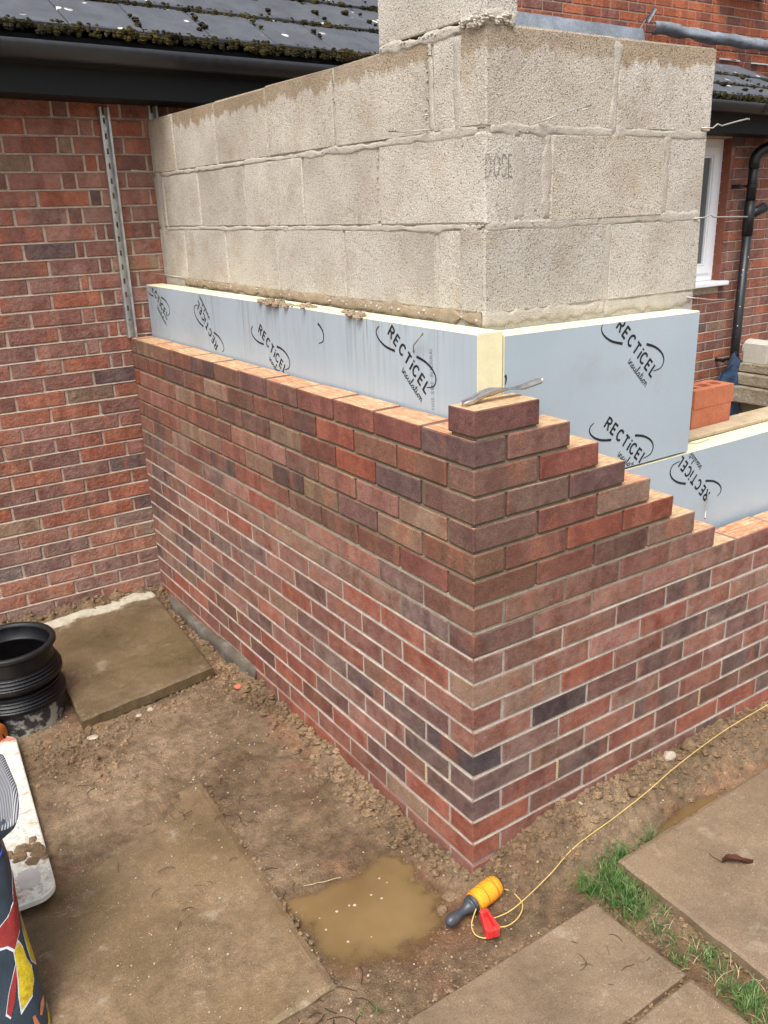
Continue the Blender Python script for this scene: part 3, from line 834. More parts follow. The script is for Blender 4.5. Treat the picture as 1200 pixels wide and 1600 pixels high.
for j in range(-2, 32):
    jo = []
    if j <= 14:
        if j % 2 == 0: left, right = -0.105, -0.045
        else: left, right = -0.206, -0.149
        left += U(-0.012, 0.012); right += U(-0.008, 0.008)
        x = left
        while x > -1.9: put_old(x - 0.213, x - 0.0, j); x -= 0.225
        put_old(left + 0.011, right, j)
        x = right + 0.011
    else:
        ph = -0.632 + 0.225*6 if (j % 2 == 1) else -0.53 + 0.225*6
        ph += U(-0.012, 0.012)
        x = ph - 0.225*12
    first = True
    while x < 5.4:
        e = x + 0.213 + U(-0.004, 0.004)
        if not (0.35 < x < 3.0): put_old(x, e, j)
        x = e + 0.011
main = MB(); main.box(-3.0, 10.0, 4.2+MRC, 4.5, -1.6, 4.4)
mainwall = main.build('upper_wall', M['mortar_orange'], house)
z = 1.55; j = 0
while z < 2.75:
    x = 2.4 + (0.112 if j % 2 else 0.0)
    while x < 8.4:
        hb.add((x + 0.1075, 4.2+0.03, z + 0.032), 0.215, 'x', pick_main(), 0.06, 0.0635, OLDB); x += 0.225
    z += 0.0745; j += 1
hb.emit(lambda i, b: facade if b[0][1] < 3.5 else mainwall, 300, M['house_brick_join'])
rv = MB()
for q in range(15):
    z_ = WZ0 + 0.0721*q
    rv.box(WX1-0.0025, WX1+0.06, L+0.0615, L+0.10, max(z_, WZ0)+0.004, min(z_+0.0675, WZ1))
rv.box(WX1-0.0005, WX1+0.05, L+0.003, L+0.0610, WZ0, WZ1)
rv.box(WX0-0.05, WX0+0.0005, L+0.003, L+0.10, WZ0, WZ1)
M['reveal'] = rough_mat('dull red reveal brick', [(0.3, (0.17, 0.062, 0.04)), (0.7, (0.25, 0.095, 0.062))], 20, 0.9, 0.3)  # mottled dull brick red, the reveal's own colour
rv.build('window_reveal', M['reveal'], facade, kind='stuff')
# fascia, soffit, gutter
m = MB()
def ebox(mm, x0, x1, y0, y1, z0, z1, mi=0, seg=1):
    for i in range(seg):
        a, b = x0 + (x1-x0)*i/seg, x0 + (x1-x0)*(i+1)/seg
        mm.add([(a,y0,z0+ez(a)),(b,y0,z0+ez(b)),(b,y1,z0+ez(b)),(a,y1,z0+ez(a)),(a,y0,z1+ez(a)),(b,y0,z1+ez(b)),(b,y1,z1+ez(b)),(a,y1,z1+ez(a))],
               [(0,3,2,1),(4,5,6,7),(0,1,5,4),(1,2,6,5),(2,3,7,6),(3,0,4,7)], mi)
ebox(m, -2.2, 5.0, 2.31, 2.335, 0.992, 1.205)
m.build('fascia_board', M['fascia'], house)
m = MB(); ebox(m, -2.2, 5.0, 2.3355, L-0.002, 0.996, 1.01); m.build('soffit', M['fascia'], house)
def gutter():
    m = MB(); n = 14; pr_o = []; 
    for k in range(n+1):
        a = math.pi + math.pi*k/n
        pr_o.append((2.250 + 0.054*math.cos(a), 1.162 + 0.060*math.sin(a)))
    pr_i = [(y + (0.004 if y < 2.250 else -0.004)*0.9, zz + 0.004) for y, zz in pr_o][::-1]
    pr_ = pr_o + pr_i
    xs = [-2.2, -1.0, 0.0, 1.0, 2.0, 3.0, 4.0, 5.0]
    vv = [(x, y, zz + ez(x)) for x in xs for y, zz in pr_]; N = len(pr_)
    ff = [(i*N+k, (i+1)*N+k, (i+1)*N+(k+1) % N, i*N+(k+1) % N) for i in range(len(xs)-1) for k in range(N)]
    m.add(vv, ff); gt = m.build('gutter', M['gutter'], house, smooth=True)
    for x in (-0.47, 1.02, 4.33, 3.0):
        b = MB(); w = 0.018; vv = []
        pp = [(2.250 + 0.0585*math.cos(math.pi + math.pi*k/n), 1.164 + 0.0645*math.sin(math.pi + math.pi*k/n)) for k in range(n+1)]
        for xx in (x-w, x+w): vv += [(xx, y, zz + ez(x)) for y, zz in pp]
        b.add(vv, [(k, k+1, n+1+k+1, n+1+k) for k in range(n)])
        b.build('gutter_bracket', M['black_plastic'], gt)
gutter()
# roof: tiles row by row
def tile_mesh(w, l, th):
    m = MB(); v, f, t_ = chamfer_box(w, l, th, 0.004, 0.0008); m.add(v, f)
    return m.mesh('roof_tile', M['tile'])
roofM = MB()
roof_base = MB()
ROOF = [(-1.6, 2.15, 2.25, 1.24, 30.0, 0.335, 0.30, 6), (2.17, 4.85, 2.25, 1.215, 25.0, 0.25, 0.30, 3)]
for x0, x1, y0, z0, pd, ga, tw, rows in ROOF:
    p = math.radians(pd); dy, dz = math.cos(p), math.sin(p); S = rows*ga - 0.03
    zz0, zz1 = z0 - 0.045, z0 - 0.045 + S*dz
    roof_base.add([(x0,y0+0.02,zz0+ez(x0)),(x1,y0+0.02,zz0+ez(x1)),(x1,y0+S*dy,zz1+ez(x1)),(x0,y0+S*dy,zz1+ez(x0)),
                   (x0,y0+0.06,zz0-0.10+ez(x0)),(x1,y0+0.06,zz0-0.10+ez(x1)),(x1,y0+S*dy,zz0-0.10+ez(x1)),(x0,y0+S*dy,zz0-0.10+ez(x0))],
                  [(0,1,2,3),(0,4,5,1),(1,5,6,2),(2,6,7,3),(3,7,4,0),(4,7,6,5)])
roof_base.box(-3, 10, 3.05, 4.19, 1.35, 1.40)
roof = roof_base.build('roof', M['fascia'], house)
moss = MB()
def blob(mm, c, r, mi=0, flat=0.6, n=6, rot=None):
    "small lumpy half-ish ball"
    vv = []; ff = []
    rows = 4
    sd = U(0, 100)
    for i in range(rows+1):
        ph = math.pi * i / rows
        for k in range(n):
            a = 2*math.pi*k/n + 0.4*i
            rr = r * (1 + 0.45 * noise.noise(Vector((math.cos(a)*1.3 + sd, math.sin(a)*1.3, ph))))
            vv.append((c[0] + rr*math.sin(ph)*math.cos(a), c[1] + rr*math.sin(ph)*math.sin(a), c[2] + rr*flat*math.cos(ph)))
    for i in range(rows):
        for k in range(n):
            k2 = (k+1) % n
            ff.append((i*n+k, (i+1)*n+k, (i+1)*n+k2, i*n+k2))
    mm.add(vv, ff, mi)
for ri, (x0, x1, y0, z0, pd, ga, tw, rows) in enumerate(ROOF):
    p = math.radians(pd); dy, dz = math.cos(p), math.sin(p); lap = 0.075
    tl = ga + lap; th = 0.020
    tms = [tile_mesh(tw - 0.005, tl, th) for _ in range(4)]
    # tile plane pitch is a little flatter since each sits on the one below
    for r_ in range(rows):
        x = x0 + (tw/2 if r_ % 2 else 0.0) - 0.07
        s0 = r_ * ga
        while x < x1 - 0.05:
            o = bpy.data.objects.new('roof_tile', random.choice(tms)); col.objects.link(o)
            cx = x + tw/2; sc_ = s0 + tl/2
            tilt = p - 0.045
            cyy = y0 + s0*dy + (tl/2)*math.cos(tilt); czz = z0 + s0*dz + (tl/2)*math.sin(tilt) - th/2
            o.rotation_euler = (tilt + U(-0.004, 0.004), 0.015, U(-0.004, 0.004)); o.color = (1, 1, 1, 1)
            put(o, roof, (cx, cyy, czz + ez(cx)))
            # moss in the side joint
            if R() < (0.6 if ri == 0 else 0.4):
                for _ in range(random.randint(2, 6)):
                    q = U(0.01, ga*0.9); xx = x + U(-0.012, 0.012)
                    rr = U(0.006, 0.018)
                    blob(moss, (xx, y0 + s0*dy + q*dy, z0 + s0*dz + q*dz + ez(xx) + 0.004), rr, 0, 0.55)
            if R() < 0.22:
                xx = x + U(0.03, tw-0.03); q = U(0.02, ga*0.85); rr = U(0.014, 0.03)
                for _ in range(3): blob(moss, (xx+U(-.015,.015), y0 + s0*dy + q*dy, z0 + s0*dz + q*dz + ez(xx) + 0.004), rr*U(.6, 1), 0, 0.5)
            x += tw
        # moss fringe hanging on the tail of the row
        x = x0
        while x < x1:
            dn = 0.5 + 0.5*fbm(x, r_*3.1 + ri*7, 5, 2)
            if R() < 0.55 + 0.5*dn:
                rr = U(0.006, 0.014) * (0.8 + 0.7*dn)
                for _ in range(2): blob(moss, (x, y0 + s0*dy - 0.004 + U(-0.004, 0.008), z0 + s0*dz - th*0.3 - U(0.0, 0.034) + ez(x)), rr, 0, 1.0, 5)
            if R() < 0.25:
                rr = U(0.006, 0.012)
                blob(moss, (x, y0 + s0*dy + U(0.0, 0.02), z0 + s0*dz + 0.003 + ez(x)), rr, 0, 0.7, 5)
            x += U(0.006, 0.013)
moss.build('moss', M['moss'], roof, smooth=False, kind='stuff')
# lead flashing across the main wall, peeled up at its middle
m = MB()
def leadfn(x):
    a = smooth(5.3, 5.6, x)
    return (1.945 - 0.012*(x-3.9)) * (1-a) + (1.965 - 0.038*(x-5.4))*a
def lead1(a, b):
    x = 3.0 + 2.38*a
    zz = leadfn(x) + 0.004*fbm(x, 0, 5, 3)
    return (x, 4.185 - 0.05*(1-b) - 0.004*fbm(x, b, 7, 2), zz - 0.13 + 0.145*b)
m.grid(lead1, 40, 3)
def lead2(a, b):
    x = 5.36 + 3.2*a; zz = 1.955 - 0.026*(x-5.36) + 0.012*fbm(x, 0, 3, 3)
    th = -0.35 + 4.1*b
    rr = 0.050 + 0.022*fbm(x, b, 4, 4)
    return (x, 4.07 - rr*math.sin(th)*1.0, zz - 0.02 - rr*math.cos(th))
m.grid(lead2, 50, 10)
def flap(a, b):
    return (5.24 + 0.13*a + 0.02*b, 4.10 - 0.05*a + 0.02*math.sin(3*b), 1.905 + 0.21*a - 0.03*b + 0.05*(b if a < 0.5 else -b*0.3))
m.grid(flap, 6, 3)
m.build('lead_flashing', M['lead'], house, smooth=True)
# raked-out chase with mortar crumbs under the lifted lead
m = MB()
for x in (5.95, 6.5, 6.65, 7.0, 7.3): m.box(x, x+U(0.12, 0.3), 4.18, 4.199, 1.775-0.02*(x-6), 1.787-0.02*(x-6))
m.build('mortar_crumbs', M['upvc'], house)
m = MB(); m.box(6.35, 7.05, 4.08, 4.199, 2.315, 2.37, 0, 0.006); m.build('window_sill', M['upvc'], house)
# window
fr = MB(); gl = MB()
FY = 2.62
def frame(mm, x0, x1, z0, z1, w, y0, y1):
    mm.box(x0, x0+w, y0, y1, z0, z1); mm.box(x1-w, x1, y0, y1, z0, z1)
    mm.box(x0+w, x1-w, y0, y1, z0, z0+w); mm.box(x0+w, x1-w, y0, y1, z1-w, z1)
wnd = MB(); frame(wnd, WX0, WX1-0.004, WZ0+0.03, WZ1-0.003, 0.062, FY, FY+0.07)
window = wnd.build('window', M['upvc'], house)
sash = MB(); frame(sash, WX0+0.055, WX1-0.06, WZ0+0.086, WZ1-0.059, 0.055, FY-0.014, FY+0.05); frame(sash, WX0+0.112, WX1-0.117, WZ0+0.143, WZ1-0.116, 0.012, FY-0.006, FY+0.03)
sash.build('frame', M['upvc'], window)
gl.box(WX0+0.11, WX1-0.115, FY+0.012, FY+0.02, WZ0+0.14, WZ1-0.115); gl.build('pane', M['glass'], window)
s = MB(); s.box(WX0-0.04, WX1+0.035, 2.49, FY+0.02, WZ0-0.004, WZ0+0.027, 0, 0.005); s.build('sill', M['upvc'], window)
# downpipe
dp = MB(); PX, PY = 4.655, 2.465
dp.tube([(PX, PY, z_) for z_ in (-1.32, 0.30)], 0.034, 20)
dpo = dp.build('downpipe', M['pipe'], house, smooth=True)
k = MB(); k.tube([(PX, PY, 0.26), (PX, PY, 0.50)], 0.0385, 20); k.tube([(PX, PY, 0.40), (PX+0.06, PY-0.02, 0.425), (PX+0.13, PY-0.03, 0.45)], [0.034, 0.034, 0.036], 16)
k.build('branch_socket', M['black_plastic'], dpo, smooth=True)
k = MB(); k.tube([(PX, PY, 0.50), (PX, PY, 0.76)], 0.034, 20); k.build('upper_length', M['black_plastic'], dpo, smooth=True)
k = MB(); pts = [(PX, PY, 0.72)]
for i in range(9):
    a = math.radians(68*i/8); pts.append((PX + 0.11*(1-math.cos(a)), PY - 0.07*(1-math.cos(a)), 0.76 + 0.10*math.sin(a)))
pts.append((PX+0.26, PY-0.14, 0.95))
k.tube(pts, 0.0385, 20); k.build('swan_neck', M['black_plastic'], dpo, smooth=True)
for zc in (0.60, -0.655):
    k = MB(); k.tube([(PX, PY, zc-0.011), (PX, PY, zc+0.011)], 0.040, 20); k.box(PX-0.11, PX+0.0, 2.49, 2.51, zc-0.008, zc+0.008); k.tube([(PX-0.11, 2.475, zc), (PX-0.11, 2.549, zc)], 0.013, 8)
    k.build('pipe_clip', M['black_plastic'], dpo)

# ------------------------------------------------------------------ block wall
BX = 0.205; BT = 0.100; BEND = 1.068
bw = thing('block_wall', 'pale grey dense concrete block inner wall standing behind the insulation', 'block wall', (BX, BX, GZ))
core = MB()
core.box(BX+0.0050, BX+BT-0.004, BX+0.0037, L-0.01, -1.4, 0.934)
core.box(BX+BT-0.004, BEND-0.004, BX+0.0036, BX+BT-0.0042, -1.4, 0.9338)
core.box(BEND-0.004, 2.6, BX+0.006, BX+BT-0.004, -1.4, -0.245)
core.build('mortar', M['block_mortar'], bw)
def block(along, u0, u1, z0, z1, damp=0.0, tone=1.0, warm=0.0, name='concrete_block'):
    l = u1 - u0
    m = MB(); v, f, t_ = chamfer_box(l, BT, z1-z0, U(0.003, 0.006), 0.0022); m.add(v, f)
    o = bpy.data.objects.new(name, m.mesh(name, M['block'])); col.objects.link(o)
    o.color = (tone*0.97, tone*0.985*(1-0.05*warm), tone*(1-0.13*warm), damp)
    cu_ = (u0+u1)/2; zc = (z0+z1)/2
    jx = U(-0.0012, 0.0012)
    if along == 'x': put(o, bw, (cu_, BX+BT/2+jx, zc))
    else:
        o.rotation_euler = (0, 0, math.pi/2); put(o, bw, (BX+BT/2+jx, cu_, zc))
    o.rotation_euler.x += U(-0.004, 0.004)
    return o
def T(): return U(0.88, 1.08)
ZA, ZB, ZC, ZD = 0.257, 0.482, 0.712, 0.947
# course A
block('x', BX, 0.652, ZA, ZA+0.213, 0, T()); block('x', 0.668, BEND, ZA, ZA+0.213, 0, T())
for a, b in ((0.306, 0.404), (0.416, 0.886), (0.897, 1.350), (1.361, 1.794), (1.805, 2.236), (2.247, L-0.004)): block('y', a, b, ZA, ZA+0.213, 0, T(), U(0, .6))
# course B
block('y', BX, 0.680, ZB, ZB+0.217, 0, 1.03); block('x', BX+BT+0.012, 0.408, ZB, ZB+0.215, 0, 0.98); block('x', 0.428, 0.880, ZB, ZB+0.215, 0, 1.0, 0.5); block('x', 0.894, BEND-0.004, ZB, ZB+0.215, 0, 1.04)
for a, b in ((0.691, 1.130), (1.141, 1.581), (1.592, 2.026), (2.037, 2.425), (2.436, L-0.004)): block('y', a, b, ZB, ZB+0.217, 0, T(), U(0, .6))
# course C
block('x', BX, 0.650, ZC, ZC+0.224, 0.7, 1.0, 0.4); block('x', 0.668, BEND+0.006, ZC, ZC+0.222, 1.0, 1.06)
for i, (a, b) in enumerate(((0.330, 0.418), (0.436, 0.913), (0.924, 1.370), (1.381, 1.812), (1.823, 2.243), (2.254, L-0.004))):
    block('y', a, b, ZC, ZC+0.224, (0, 0.8, 0.9, 1.0, 1.0, 0.0)[i], T(), (0, .5, .5, .5, .3, 1.0)[i])
# course D: one block on the corner
block('y', BX+0.002, 0.664, ZD+0.006, ZD+0.222, 0, 1.02)
# hidden lower courses below the boards and the low leg of the L
for c in range(6):
    zt = -0.018 - 0.225*c
    u = BX + (0.225 if c % 2 else 0.0)
    if c >= 1:
        while u < 2.55:
            e = min(u + 0.44, 2.58)
            if e > BEND and e-u > 0.1: block('x', max(u, 1.0), e, zt-0.215-0.012, zt-0.012, 0, T())
            u = e + 0.01
# thick untidy joints: smeared mortar strips in relief
def strip(along, u0, z0, u1, z1, w, out, seed, n=26, mat='block_mortar', label=None):
    m = MB(); dx, dz = u1-u0, z1-z0; ln = math.hypot(dx, dz); px, pz = -dz/ln, dx/ln
    def fn(a, b):
        s_ = a; wv = w * (0.95 + 0.75*fbm(s_*ln*12, seed, 1.6, 5))
        q = (b*2-1)
        d = 0.0007 + 0.15*out*(1-q**4) * (0.5 + 0.9*fbm(s_*ln*16, q*2.5+seed, 1.5, 3)) - 0.0042*q**6
        if a in (0.0, 1.0): d -= 0.004
        off = 0.006*fbm(s_*ln*5, seed+9, 1.5, 3)
        u = u0 + dx*a + px*(q*wv/2 + off); zz = z0 + dz*a + pz*(q*wv/2 + off)
        return (u, BX - d, zz) if along == 'x' else (BX - d, u, zz)
    m.grid(fn, n, 6); m.build('mortar_smear', M[mat], bw, smooth=True)
strip('y', 0.318, 0.705, 0.318, 0.925, 0.034, 0.006, 1.3); strip('x', 0.659, 0.70, 0.659, 0.925, 0.034, 0.003, 2.9)
strip('x', 0.318, 0.49, 0.316, 0.69, 0.050, 0.003, 4.4); strip('x', 0.417, 0.49, 0.414, 0.70, 0.040, 0.003, 5.1); strip('x', 0.887, 0.485, 0.887, 0.705, 0.032, 0.002, 6.6)
strip('x', 0.660, 0.25, 0.660, 0.475, 0.036, 0.002, 7.2)
strip('x', 0.22, 0.706, 0.66, 0.704, 0.030, 0.004, 8.8, 50); strip('x', 0.66, 0.704, 1.06, 0.703, 0.032, 0.003, 9.8, 40)
strip('x', 0.21, 0.476, 0.62, 0.476, 0.028, 0.005, 10.1, 50); strip('x', 0.62, 0.477, 1.06, 0.477, 0.034, 0.003, 11.7, 40)
strip('y', 0.24, 0.703, 1.2, 0.703, 0.026, 0.004, 12.2, 90); strip('y', 1.2, 0.704, 2.45, 0.706, 0.018, 0.003, 13.5, 90)
strip('y', 0.24, 0.474, 0.75, 0.474, 0.020, 0.002, 14.2, 60); strip('y', 0.74, 0.474, 0.91, 0.474, 0.018, 0.002, 14.9, 20); strip('y', 0.9, 0.474, 2.45, 0.474, 0.016, 0.002, 15.1, 90)
strip('y', 0.425, 0.715, 0.427, 0.93, 0.020, 0.003, 16.6); strip('y', 0.302, 0.27, 0.300, 0.46, 0.016, 0.002, 17.9)
strip('y', 2.50, 0.27, 2.50, 0.92, 0.055, 0.006, 21.0, 60)
strip('y', 0.24, ZD-0.008, 0.665, ZD-0.008, 0.030, 0.006, 22.0, 50); 
strip('x', BX, ZD-0.002, 0.30, ZD-0.002, 0.030, 0.004, 23.0, 20)
# untidy brown bedding squeezed out under course A
strip('y', 0.22, 0.243, 1.0, 0.243, 0.046, 0.010, 24.0, 90, 'block_mortar_wet'); strip('y', 1.0, 0.243, 2.3, 0.247, 0.040, 0.012, 25.0, 110, 'block_mortar_wet')
strip('x', 0.20, 0.243, 0.66, 0.240, 0.044, 0.009, 26.0, 60, 'block_mortar'); strip('x', 0.66, 0.238, 1.06, 0.236, 0.048, 0.004, 27.0, 50, 'block_mortar')
# crumbly mortar snots along the open joints
sn = MB()
def snots(along, u0, z0, u1, z1, n, rmin, rmax):
    for _ in range(int(n*0.6)):
        a = R(); u = u0+(u1-u0)*a + U(-0.006, 0.006); zz = z0+(z1-z0)*a + U(-0.006, 0.006); r_ = U(rmin, rmax)
        c = (u, BX+0.0015, zz) if along == 'x' else (BX+0.0015, u, zz)
        blob(sn, c, r_*0.75, 0, 0.7, 6)
snots('y', 0.45, 0.725, 0.43, 0.93, 34, 0.003, 0.009); snots('y', 0.34, 0.938, 0.66, 0.945, 46, 0.004, 0.010); snots('y', 0.24, 0.704, 0.70, 0.706, 20, 0.003, 0.006)
snots('y', 0.923, 0.72, 0.918, 0.93, 22, 0.002, 0.006); snots('y', 0.686, 0.49, 0.686, 0.69, 14, 0.002, 0.006); snots('y', 0.86, 0.706, 1.0, 0.704, 16, 0.004, 0.009)
snots('x', 0.25, 0.705, 0.45, 0.705, 22, 0.003, 0.008); snots('x', 0.21, 0.478, 0.42, 0.478, 26, 0.003, 0.008); snots('y', 0.21, 0.476, 0.30, 0.478, 14, 0.004, 0.010)
snots('y', 1.1, 0.475, 1.3, 0.474, 22, 0.004, 0.008); snots('y', 0.22, 0.245, 1.1, 0.245, 60, 0.003, 0.010); snots('y', 1.1, 0.247, 2.2, 0.250, 60, 0.003, 0.008)
snots('x', 0.22, 0.243, 0.7, 0.243, 30, 0.003, 0.008); snots('x', 0.86, 0.478, 1.06, 0.476, 20, 0.002, 0.006); snots('x', 0.88, 0.705, 1.06, 0.703, 20, 0.002, 0.006)
snots('y', 0.30, 0.30, 0.30, 0.45, 14, 0.003, 0.007); snots('y', 2.0, 0.703, 2.45, 0.708, 26, 0.003, 0.006)
sn.build('mortar_crumbs', M['block_mortar'], bw, kind='stuff')
# rubble bedding of block D
sn = MB()
for _ in range(40):
    a = R(); blob(sn, (BX + U(-0.004, 0.085), BX + U(-0.003, 0.03), ZD + U(-0.012, 0.008)), U(0.006, 0.014), 0, 0.8)
for _ in range(40):
    blob(sn, (BX + U(-0.005, 0.0), BX + 0.1*R(), ZD + U(-0.012, 0.006)), U(0.006, 0.012), 0, 0.8)
sn.build('bedding_lumps', M['block_mortar'], bw, kind='stuff')

# ---- stroke lettering
GL = {
 'R': (0.66, [[(0,0),(0,1)], [(0,0.93),(0.30,0.93),(0.46,0.86),(0.50,0.72),(0.46,0.58),(0.30,0.50),(0,0.50)], [(0.28,0.46),(0.56,0.0)]]),
 'E': (0.60, [[(0,0),(0,1)], [(0,0.93),(0.46,0.93)], [(0,0.51),(0.40,0.51)], [(0,0.07),(0.46,0.07)]]),
 'C': (0.70, [[(0.58,0.80),(0.48,0.91),(0.32,0.94),(0.14,0.85),(0.04,0.66),(0.02,0.46),(0.08,0.24),(0.22,0.09),(0.38,0.06),(0.52,0.12),(0.60,0.24)]]),
 'T': (0.62, [[(0.27,0),(0.27,0.88)], [(-0.02,0.93),(0.56,0.93)]]),
 'i': (0.24, [[(0.06,0),(0.06,0.70)], [(0.06,0.84),(0.06,1.0)]]),
 'L': (0.56, [[(0,0),(0,1)], [(0,0.07),(0.46,0.07)]]),
 'I': (0.30, [[(0.1,0),(0.1,1)]]),
 'D': (0.70, [[(0,0),(0,1)], [(0,0.95),(0.3,0.93),(0.52,0.76),(0.56,0.5),(0.52,0.24),(0.3,0.07),(0,0.05)]]),
 'O': (0.70, [[(0.28,0.95),(0.08,0.8),(0.0,0.5),(0.08,0.2),(0.28,0.05),(0.5,0.2),(0.58,0.5),(0.5,0.8),(0.28,0.95)]]),
 'S': (0.62, [[(0.5,0.82),(0.36,0.94),(0.14,0.92),(0.04,0.74),(0.14,0.58),(0.40,0.45),(0.50,0.26),(0.38,0.08),(0.14,0.06),(0.0,0.2)]]),
 'H': (0.66, [[(0,0),(0,1)], [(0.5,0),(0.5,1)], [(0,0.5),(0.5,0.5)]]),
 'N': (0.68, [[(0,0),(0,1),(0.52,0),(0.52,1)]]),
 'A': (0.68, [[(0,0),(0.28,1),(0.56,0)], [(0.1,0.33),(0.46,0.33)]]),
 ' ': (0.4, []),
}
SCRIPT = [  # 'insulation' as one handwritten line plus dot and cross stroke
 [(0,0.42),(0.05,0.5),(0.05,0.1),(0.12,0.0),(0.22,0.2),(0.25,0.48),(0.26,0.0),(0.30,0.35),(0.40,0.5),(0.46,0.4),(0.46,0.05),(0.54,0.0),
  (0.66,0.42),(0.74,0.48),(0.68,0.34),(0.78,0.12),(0.70,0.0),(0.62,0.04),(0.80,0.06),(0.92,0.3),(0.94,0.48),(0.94,0.1),(1.02,0.0),(1.14,0.12),(1.18,0.48),(1.18,0.08),(1.26,0.0),
  (1.40,0.4),(1.46,0.95),(1.38,1.0),(1.34,0.4),(1.38,0.02),(1.50,0.06),(1.62,0.38),(1.74,0.48),(1.60,0.36),(1.56,0.12),(1.64,0.0),(1.78,0.2),(1.80,0.46),(1.80,0.06),(1.88,0.0),
  (2.00,0.3),(2.06,0.85),(2.02,0.2),(2.08,0.0),(2.18,0.2),(2.24,0.48),(2.24,0.06),(2.32,0.0),(2.44,0.3),(2.54,0.46),(2.46,0.3),(2.48,0.06),(2.58,0.0),(2.68,0.2),(2.62,0.44),(2.56,0.46),(2.74,0.42),
  (2.82,0.48),(2.82,0.0),(2.88,0.36),(2.98,0.5),(3.04,0.38),(3.04,0.06),(3.14,0.02)],
 [(1.92,0.56),(2.2,0.6)], [(2.25,0.62),(2.27,0.68)], [(0.06,0.62),(0.08,0.68)]]
def ribbon2(pts, w, w2=None):
    "2-D strip with mitred joints -> list of quads as (left,right) pairs"
    n = len(pts); out = []
    for i, p in enumerate(pts):
        a = pts[max(i-1, 0)]; b = pts[min(i+1, n-1)]
        d0 = Vector((p[0]-a[0], p[1]-a[1])); d1 = Vector((b[0]-p[0], b[1]-p[1]))
        if d0.length < 1e-9: d0 = d1
        if d1.length < 1e-9: d1 = d0
        d0.normalize(); d1.normalize()
        t_ = d0 + d1
        if t_.length < 0.15: t_ = d1
        t_.normalize(); nn = Vector((-t_.y, t_.x))
        c = max(0.45, nn.dot(Vector((-d0.y, d0.x))))
        ww = w if w2 is None else w + (w2-w)*i/(n-1)
        out.append((p[0]+nn.x*ww/2/c, p[1]+nn.y*ww/2/c, p[0]-nn.x*ww/2/c, p[1]-nn.y*ww/2/c))
    return out
class Print:
    "flat print laid 0.5 mm proud of a plane: origin, u axis, v axis, normal"
    def __init__(s, o, u, v, nrm, clip=None): s.o, s.u, s.v, s.n = map(Vector, (o, u, v, nrm)); s.m = MB(); s.k = 0; s.clip = clip
    def stroke(s, pts, w, w2=None):
        if s.clip: 
            runs = []; cur = []
            dense = []
            for a, b in zip(pts[:-1], pts[1:]):
                for q in range(4): dense.append((a[0]+(b[0]-a[0])*q/4, a[1]+(b[1]-a[1])*q/4))
            dense.append(pts[-1])
            for p in dense:
                if s.clip(p): cur.append(p)
                else:
                    if len(cur) > 1: runs.append(cur)
                    cur = []
            if len(cur) > 1: runs.append(cur)
        else: runs = [pts]
        for pts_ in runs:
            r_ = ribbon2(pts_, w, w2); h = 0.0005 + 0.00004*(s.k % 12); s.k += 1
            vv = []
            for a, b, c, d in r_: vv += [s.o + s.u*a + s.v*b + s.n*h, s.o + s.u*c + s.v*d + s.n*h]
            s.m.add(vv, [(2*i, 2*i+1, 2*i+3, 2*i+2) for i in range(len(r_)-1)])
    def text(s, txt, x, y, hgt, ang=0.0, w=0.17, adv=1.0, xs=1.0):
        ca, sa = math.cos(ang), math.sin(ang); p = 0.0
        for ch in txt:
            a, st = GL[ch]
            for line in st:
                s.stroke([(x + ca*(p+q[0]*hgt*xs) - sa*q[1]*hgt, y + sa*(p+q[0]*hgt*xs) + ca*q[1]*hgt) for q in line], w*hgt)
            p += a*hgt*xs*adv
        return p
    def logo(s, x, y, ang, k=1.0):
        ca, sa = math.cos(ang), math.sin(ang)
        def tr(l): return [(x + k*(ca*a - sa*b), y + k*(sa*a + ca*b)) for a, b in l]
        def sm(l):
            o = []
            for i in range(len(l)-1):
                p0 = l[max(i-1,0)]; p1 = l[i]; p2 = l[i+1]; p3 = l[min(i+2,len(l)-1)]
                for q in range(5):
                    t_ = q/5
                    o.append(tuple(0.5*((2*p1[c]) + (-p0[c]+p2[c])*t_ + (2*p0[c]-5*p1[c]+4*p2[c]-p3[c])*t_*t_ + (-p0[c]+3*p1[c]-3*p2[c]+p3[c])*t_**3) for c in (0,1)))
            o.append(l[-1]); return o
        s.text('RECTiCEL', x, y, 0.0365*k, ang, 0.185, 1.43)
        s.stroke(tr(sm([(-0.0453,-0.0126),(-0.0503,-0.0302),(-0.0411,-0.0423),(-0.0178,-0.0445),(0.0162,-0.0347),(0.0544,-0.0118)])), 0.0025*k, 0.0078*k)
        s.stroke(tr(sm([(0.1366,0.0522),(0.1735,0.0709),(0.211,0.0785),(0.2357,0.0707),(0.2427,0.048),(0.2237,0.0205)])), 0.0078*k, 0.0025*k)
        for line in SCRIPT:
            s.stroke(tr([(0.112 + 0.0385*a, -0.0335 + 0.026*b) for a, b in line]), 0.0021*k)
    def build(s, name, mat, par):
        if s.m.f: return s.m.build(name, mat, par)

# block stamp in dotted print on the corner block's end
p = Print((0, BX-0.0016, 0), (1,0,0), (0,0,1), (0,-1,0))
for off, ch in ((0.204, 'D'), (0.231, 'O'), (0.256, 'S'), (0.279, 'E')):
    for line in GL[ch][1]:
        pts = []
        for a, b in zip(line[:-1], line[1:]):
            n = max(2, int(math.hypot(b[0]-a[0], (b[1]-a[1])*2)*7))
            for q in range(n): pts.append((a[0]+(b[0]-a[0])*q/n, a[1]+(b[1]-a[1])*q/n))
        for a in pts:
            if abs(a[1]-0.5) < 0.06 and ch != 'E': continue
            cx, cz = off + a[0]*0.030, 0.592 + a[1]*0.058
            p.stroke([(cx-0.0016, cz), (cx+0.0016, cz)], 0.0032)
p.m.build('block_stamp', M['block_ink'], bw, label='grey dotted stamp reading DOSE')

